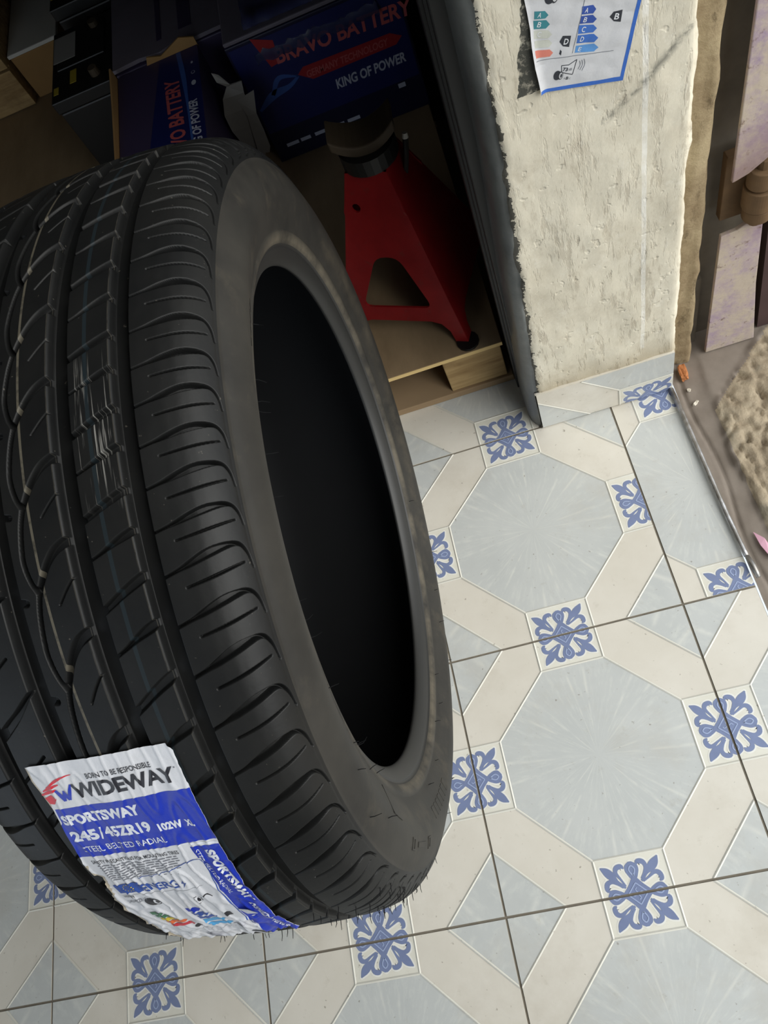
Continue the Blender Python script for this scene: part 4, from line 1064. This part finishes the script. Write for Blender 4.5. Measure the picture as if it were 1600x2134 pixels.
# big blue carton (front faces the camera)
lo, hi = (-.088, 1.215, .1005), (.1865, 1.385, .325)
ct = carton('battery_carton', lo, hi, None, 'large blue battery carton with red slanting print behind the jack stand', G); OC = ct.location.copy()
rel = lambda p: (p[0]-OC.x, p[1]-OC.y, p[2]-OC.z)
mb = MB(); mb.box(rel(lo), rel((hi[0], hi[1], .318))); mb.build('body', B_navy, ct, bevel=.002)
mb = MB(); mb.box(rel((lo[0]+.001, lo[1]+.001, .3185)), rel((hi[0]-.001, hi[1], .325))); mb.build('lid', B_gtop, ct, bevel=.002)
fl = Flat()      # print: x along the front (m*1000 from left edge), y = height above the pallet deck
X_ = lambda x: (x-lo[0])*1000; Zh = lambda z: (z-.1005)*1000
fl.poly([(4, 60), (270, 60), (270, 212), (4, 212)], 0, 0)
fl.poly([(X_(-.046), 218), (X_(-.014), 203), (X_(-.018), Zh(.268)), (X_(-.033), Zh(.266))], 1, 1)
fl.text('BRAVO BATTERY', (X_(-.022), Zh(.266)), (218, -9), (3, 25), 2, 2, .03)
fl.poly([(X_(.0), Zh(.238)), (X_(.012), Zh(.247)), (X_(.155), Zh(.243)), (X_(.172), Zh(.232)), (X_(.160), Zh(.222)), (X_(.02), Zh(.222))], 1, 1)
fl.text('GERMANY TECHNOLOGY', (X_(.012), Zh(.227)), (136, -1), (2, 12), 2, 2, .02)
fl.text('KING OF POWER', (X_(.050), Zh(.190)), (118, 0), (2, 17), 3, 2, .03)
for q0, q1 in ((0, 22), (26, 44), (52, 78), (86, 106), (112, 134)): fl.rect(X_(-.066)+q0, Zh(.126), X_(-.066)+q1, Zh(.1325), 3, 2)
fl.rect(X_(.144), Zh(.150), X_(.156), Zh(.158), 3, 2)
fl.polys(stroke([(X_(-.08), Zh(.205), 2), (X_(-.05), Zh(.222), 7), (X_(-.02), Zh(.226), 4), (X_(0), Zh(.236), 2)]), 4, 1)
fl.polys(stroke([(X_(-.05), Zh(.222), 3), (X_(-.03), Zh(.245), 4), (X_(-.0), Zh(.236), 1)]), 4, 1)
fl.mesh('front_print', [B_blue, B_red, B_pink, B_whi, B_sky], lambda x, y, z: Vector(rel((lo[0]+x*.001, lo[1]-.0006-z*.0003, .1005+y*.001))), ct)
# crumpled plastic wrap over its top edge
t = NT('clear_wrap'); t.bump(t.noise(40, 5, .7), .8, .006); M_wrap = t.set(lin(60, 66, 104), .18, 0, .7); t.b.inputs['Alpha'].default_value = .55
V = []; F = []
for i in range(25):
    for j in range(11):
        xx = -.05+.20*i/24; s_ = j/10
        yy = 1.211+(.10*(1-s_) if s_ < .7 else .03*(1-s_)/.3*.8-.002); zz = .329 if s_ < .7 else .329-.05*(s_-.7)/.3
        zz += abs(mnoise.fractal(Vector((xx*40, s_*6, 2)), 1, 2, 3))*.010; yy -= abs(mnoise.noise(Vector((xx*50, s_*9, 7))))*.006
        V.append(rel((xx, yy, zz)))
for i in range(24):
    for j in range(10): a = i*11+j; F.append((a, a+1, a+12, a+11))
o = make_mesh('plastic_wrap', V, F, M_wrap, ct, smooth=True); md = o.modifiers.new('solid', 'SOLIDIFY'); md.thickness = .0005

# lying carton with lettering on its top
lo2, hi2 = (-.283, 1.03, .1005), (-.138, 1.292, .300)
c2 = carton('battery_carton', lo2, hi2, None, 'blue battery carton with lettering running across its top, left of the large carton', G); O2 = c2.location.copy()
r2 = lambda p: (p[0]-O2.x, p[1]-O2.y, p[2]-O2.z)
mb = MB(); mb.box(r2(lo2), r2(hi2)); mb.build('body', B_purp, c2, bevel=.002)
mb = MB(); mb.prism([(1.03, .235), (1.292, .235), (1.292, .318), (1.20, .312), (1.03, .305)], [], lambda y, z, d: r2((-.2865+d, y, z)), .003)
mb.prism([(-.283, .296), (-.23, .296), (-.222, .312), (-.2, .305), (-.16, .32), (-.138, .312), (-.138, .296)], [], lambda x, z, d: r2((x, 1.290+d, z)), .003)
mb.build('torn_flap', B_card, c2)
fl = Flat()
fl.poly([(-.238, 1.03), (-.138, 1.03), (-.138, 1.288), (-.205, 1.288)], 0, 0)
fl.polys(stroke([(-.172, 1.288, .004), (-.166, 1.22, .004), (-.163, 1.15, .002), (-.160, 1.05, .002)]), 3, 1)
fl.text('BRAVO BATTERY', (-.168, 1.02), (-.006, .205), (-.026, .004), 1, 2, .03)
fl.text('KING OF POWER', (-.143, 1.035), (-.004, .125), (-.015, .003), 2, 2, .03)
fl.polys(disc(-.150, 1.20, .004, 12, .006), 2, 1); fl.polys(disc(-.1495, 1.225, .0035, 12, .004), 2, 1); fl.polys(disc(-.1495, 1.225, .0022, 12, .0028), 0, 2); fl.polys(disc(-.150, 1.25, .002, 12, .003), 2, 1)
fl.mesh('top_print', [B_blue, B_pink, B_whi, B_sky], lambda x, y, z: Vector(r2((x, y, .3004+z*.0003))), c2)
# grey lidded carton behind it
lo3, hi3 = (-.286, 1.300, .1005), (-.092, 1.56, .306)
c3 = carton('battery_carton', lo3, hi3, None, 'carton with plain grey-purple lid behind the lettered carton', G); O3 = c3.location.copy()
r3 = lambda p: (p[0]-O3.x, p[1]-O3.y, p[2]-O3.z)
mb = MB(); mb.box(r3(lo3), r3((hi3[0], hi3[1], .298))); mb.build('body', B_purp, c3, bevel=.002)
mb = MB(); mb.prism([(-.287, 1.302), (-.24, 1.306), (-.20, 1.300), (-.165, 1.316), (-.145, 1.300), (-.091, 1.302), (-.091, 1.56), (-.287, 1.56)], [], lambda x, y, d: r3((x, y, .3065-d)), .006); ld = mb.build('lid', B_gtop, c3)
mb = MB(); mb.box(r3((-.165, 1.335, .3067)), r3((-.142, 1.50, .3071))); mb.box(r3((-.205, 1.33, .3067)), r3((-.196, 1.53, .3071)))
tag(mb.build('faded_stripe', B_purp, ld), 'faded reddish stripes')
# batteries
K_case = stock_mat('battery_case', lin(20, 20, 20), .45); K_lab = stock_mat('battery_label_grey', lin(140, 138, 134), .6); K_ylab = stock_mat('battery_label_yellow', lin(150, 132, 40), .6)
def battery(lo, hi, label, lab=True, lab2=False):
    b_ = empty('car_battery', ((lo[0]+hi[0])/2, (lo[1]+hi[1])/2, lo[2]), label, 'battery', 'black car batteries on the pallet'); O = b_.location.copy()
    r = lambda p: (p[0]-O.x, p[1]-O.y, p[2]-O.z)
    mb = MB(); mb.box(r(lo), r((hi[0], hi[1], hi[2]-.022))); mb.build('case', K_case, b_, bevel=.003)
    mb = MB(); mb.box(r((lo[0]-.002, lo[1]-.002, hi[2]-.021)), r((hi[0]+.002, hi[1]+.002, hi[2]))); mb.box(r((lo[0]+.01, lo[1]+.075, hi[2])), r((hi[0]-.012, hi[1]-.012, hi[2]+.004)))
    lidb = mb.build('lid', K_case, b_, bevel=.002)
    for yy in (lo[1]+.03, hi[1]-.03):
        mb = MB(); mb.tube([r((hi[0]-.03, yy, hi[2])), r((hi[0]-.03, yy, hi[2]+.012))], [.009, .008], 14); mb.build('terminal', M_iron, lidb)
    if lab:
        mb = MB(); mb.box(r((lo[0]+.004, lo[1]+.095, hi[2]+.0041)), r((lo[0]+.046, lo[1]+.165, hi[2]+.0046))); mb.build('grey_label', K_lab, lidb)
        mb = MB(); mb.box(r((lo[0]+.003, lo[1]+.018, hi[2]+.0002)), r((lo[0]+.012, lo[1]+.036, hi[2]+.0008))); mb.build('yellow_label', K_ylab, lidb); mb = MB(); mb.box(r((lo[0]+.034, lo[1]+.032, hi[2]+.0002)), r((lo[0]+.046, lo[1]+.066, hi[2]+.0008))); mb.build('yellow_label', K_ylab, lidb)
    if lab2:
        mb = MB(); mb.box(r((lo[0]+.004, lo[1]+.02, hi[2]+.0041)), r((lo[0]+.036, lo[1]+.09, hi[2]+.0046))); mb.build('yellow_label', K_ylab, lidb)
    return b_
battery((-.406, 1.299, .1005), (-.293, 1.488, .300), 'black car battery with grey and yellow labels left of the cartons')
battery((-.402, 1.53, .1005), (-.295, 1.72, .318), 'black car battery standing behind the one with the grey label', False, True)
# grey and brown things at the far left
M_sack = simple('grey_box_board', lin(208, 206, 198), .7, var=.12, scale=8)
o = empty('grey_box', (-.54, 1.75, .1), 'plain grey box in the dark far-left corner', 'box'); Og = o.location.copy()
rg_ = lambda p: (p[0]-Og.x, p[1]-Og.y, p[2]-Og.z)
mb = MB(); mb.box(rg_((-.60, 1.697, .1005)), rg_((-.487, 1.97, .192))); mb.build('body', B_card, o, bevel=.003)
mb = MB(); mb.box(rg_((-.602, 1.695, .1925)), rg_((-.485, 1.972, .2))); mb.build('lid', M_sack, o, bevel=.002)
o = empty('wooden_crate', (-.74, 1.75, .1), 'light brown wooden crate at the left edge behind the tyre', 'crate'); Ow = o.location.copy()
rw_ = lambda p: (p[0]-Ow.x, p[1]-Ow.y, p[2]-Ow.z)
mb = MB()
for k in range(3): mb.box(rw_((-.90, 1.68, .103+k*.085)), rw_((-.608, 1.695, .183+k*.085)))
mb.build('front_boards', M_wood, o, bevel=.001)
mb = MB(); mb.box(rw_((-.90, 1.6955, .1005)), rw_((-.609, 1.9, .112))); mb.box(rw_((-.6235, 1.6955, .113)), rw_((-.609, 1.9, .35))); mb.box(rw_((-.90, 1.6955, .113)), rw_((-.886, 1.9, .35))); mb.box(rw_((-.885, 1.886, .113)), rw_((-.624, 1.9, .35))); mb.build('box_sides', M_wood, o)
# crumpled grey plastic strip hanging at the corner of the big carton
M_strip = simple('grey_plastic_strip', lin(118, 114, 108), .4, var=.15)
mb = MB()
def ribbon(pts, name=None):
    V = []; 
    for x0, z0, x1, z1, y0 in pts: V += [(x0, y0, z0), (x1, y0-.004, z1)]
    n = len(pts); V2 = [(a, b+.0012, c) for a, b, c in V]
    F = [(2*i, 2*i+1, 2*i+3, 2*i+2) for i in range(n-1)]
    mb.add(V+V2, F+[tuple(k+2*n for k in f[::-1]) for f in F]+[(2*i, 2*i+2, 2*i+2+2*n, 2*i+2*n) for i in range(n-1)]+[(2*i+1, 2*i+1+2*n, 2*i+3+2*n, 2*i+3) for i in range(n-1)])
ribbon([(-.118, .305, -.108, .300, 1.196), (-.116, .292, -.098, .284, 1.190), (-.104, .284, -.078, .286, 1.184), (-.118, .270, -.082, .270, 1.180), (-.128, .245, -.086, .246, 1.178), (-.130, .215, -.088, .212, 1.180), (-.126, .180, -.092, .178, 1.186), (-.120, .150, -.100, .148, 1.192)])
ribbon([(-.098, .262, -.066, .270, 1.176), (-.094, .235, -.078, .236, 1.172), (-.100, .205, -.080, .203, 1.174), (-.106, .172, -.084, .170, 1.178), (-.110, .160, -.090, .158, 1.180)])
st_ = mb.build('plastic_strip', M_strip, fixn=False); tag(st_, 'crumpled grey plastic strip hanging at the left corner of the large blue carton', 'strip')

# ================================================================== CAMERA
cam = bpy.data.cameras.new('camera'); co_ = bpy.data.objects.new('camera', cam); COL.objects.link(co_); S.camera = co_
R0 = Vector((.9417163, -.17109243, -.28965115)); R1 = Vector((-.27854263, -.87936624, -.3861723)); R2 = Vector((-.1886383, .44434491, -.87577006))
co_.matrix_world = Matrix(((R0.x, -R1.x, -R2.x, .1651), (R0.y, -R1.y, -R2.y, .0414), (R0.z, -R1.z, -R2.z, .9976), (0, 0, 0, 1)))
cam.sensor_fit = 'HORIZONTAL'; cam.sensor_width = 36; cam.lens = 36*1602.9/1600; cam.clip_start = .02

# ================================================================== LIGHT
w = bpy.data.worlds.new('world'); S.world = w; w.use_nodes = True
bg = w.node_tree.nodes['Background']; bg.inputs[0].default_value = (.80, .90, 1, 1); bg.inputs[1].default_value = 1.25
def sun(name, frm, energy, ang, col):
    l = bpy.data.lights.new(name, 'SUN'); l.energy = energy; l.angle = math.radians(ang); l.color = col
    o = bpy.data.objects.new(name, l); COL.objects.link(o); o.rotation_euler = Vector(frm).to_track_quat('Z', 'Y').to_euler(); return o
sun('soft_daylight', (.82, -.36, .60), 3.85, 70, (1, .965, .89))
S.view_settings.view_transform = 'Standard'; S.view_settings.look = 'None'; S.view_settings.gamma = 1; S.view_settings.exposure = -.07; S.view_settings.use_curve_mapping = False
S.cycles.max_bounces = 5; S.cycles.use_denoising = True
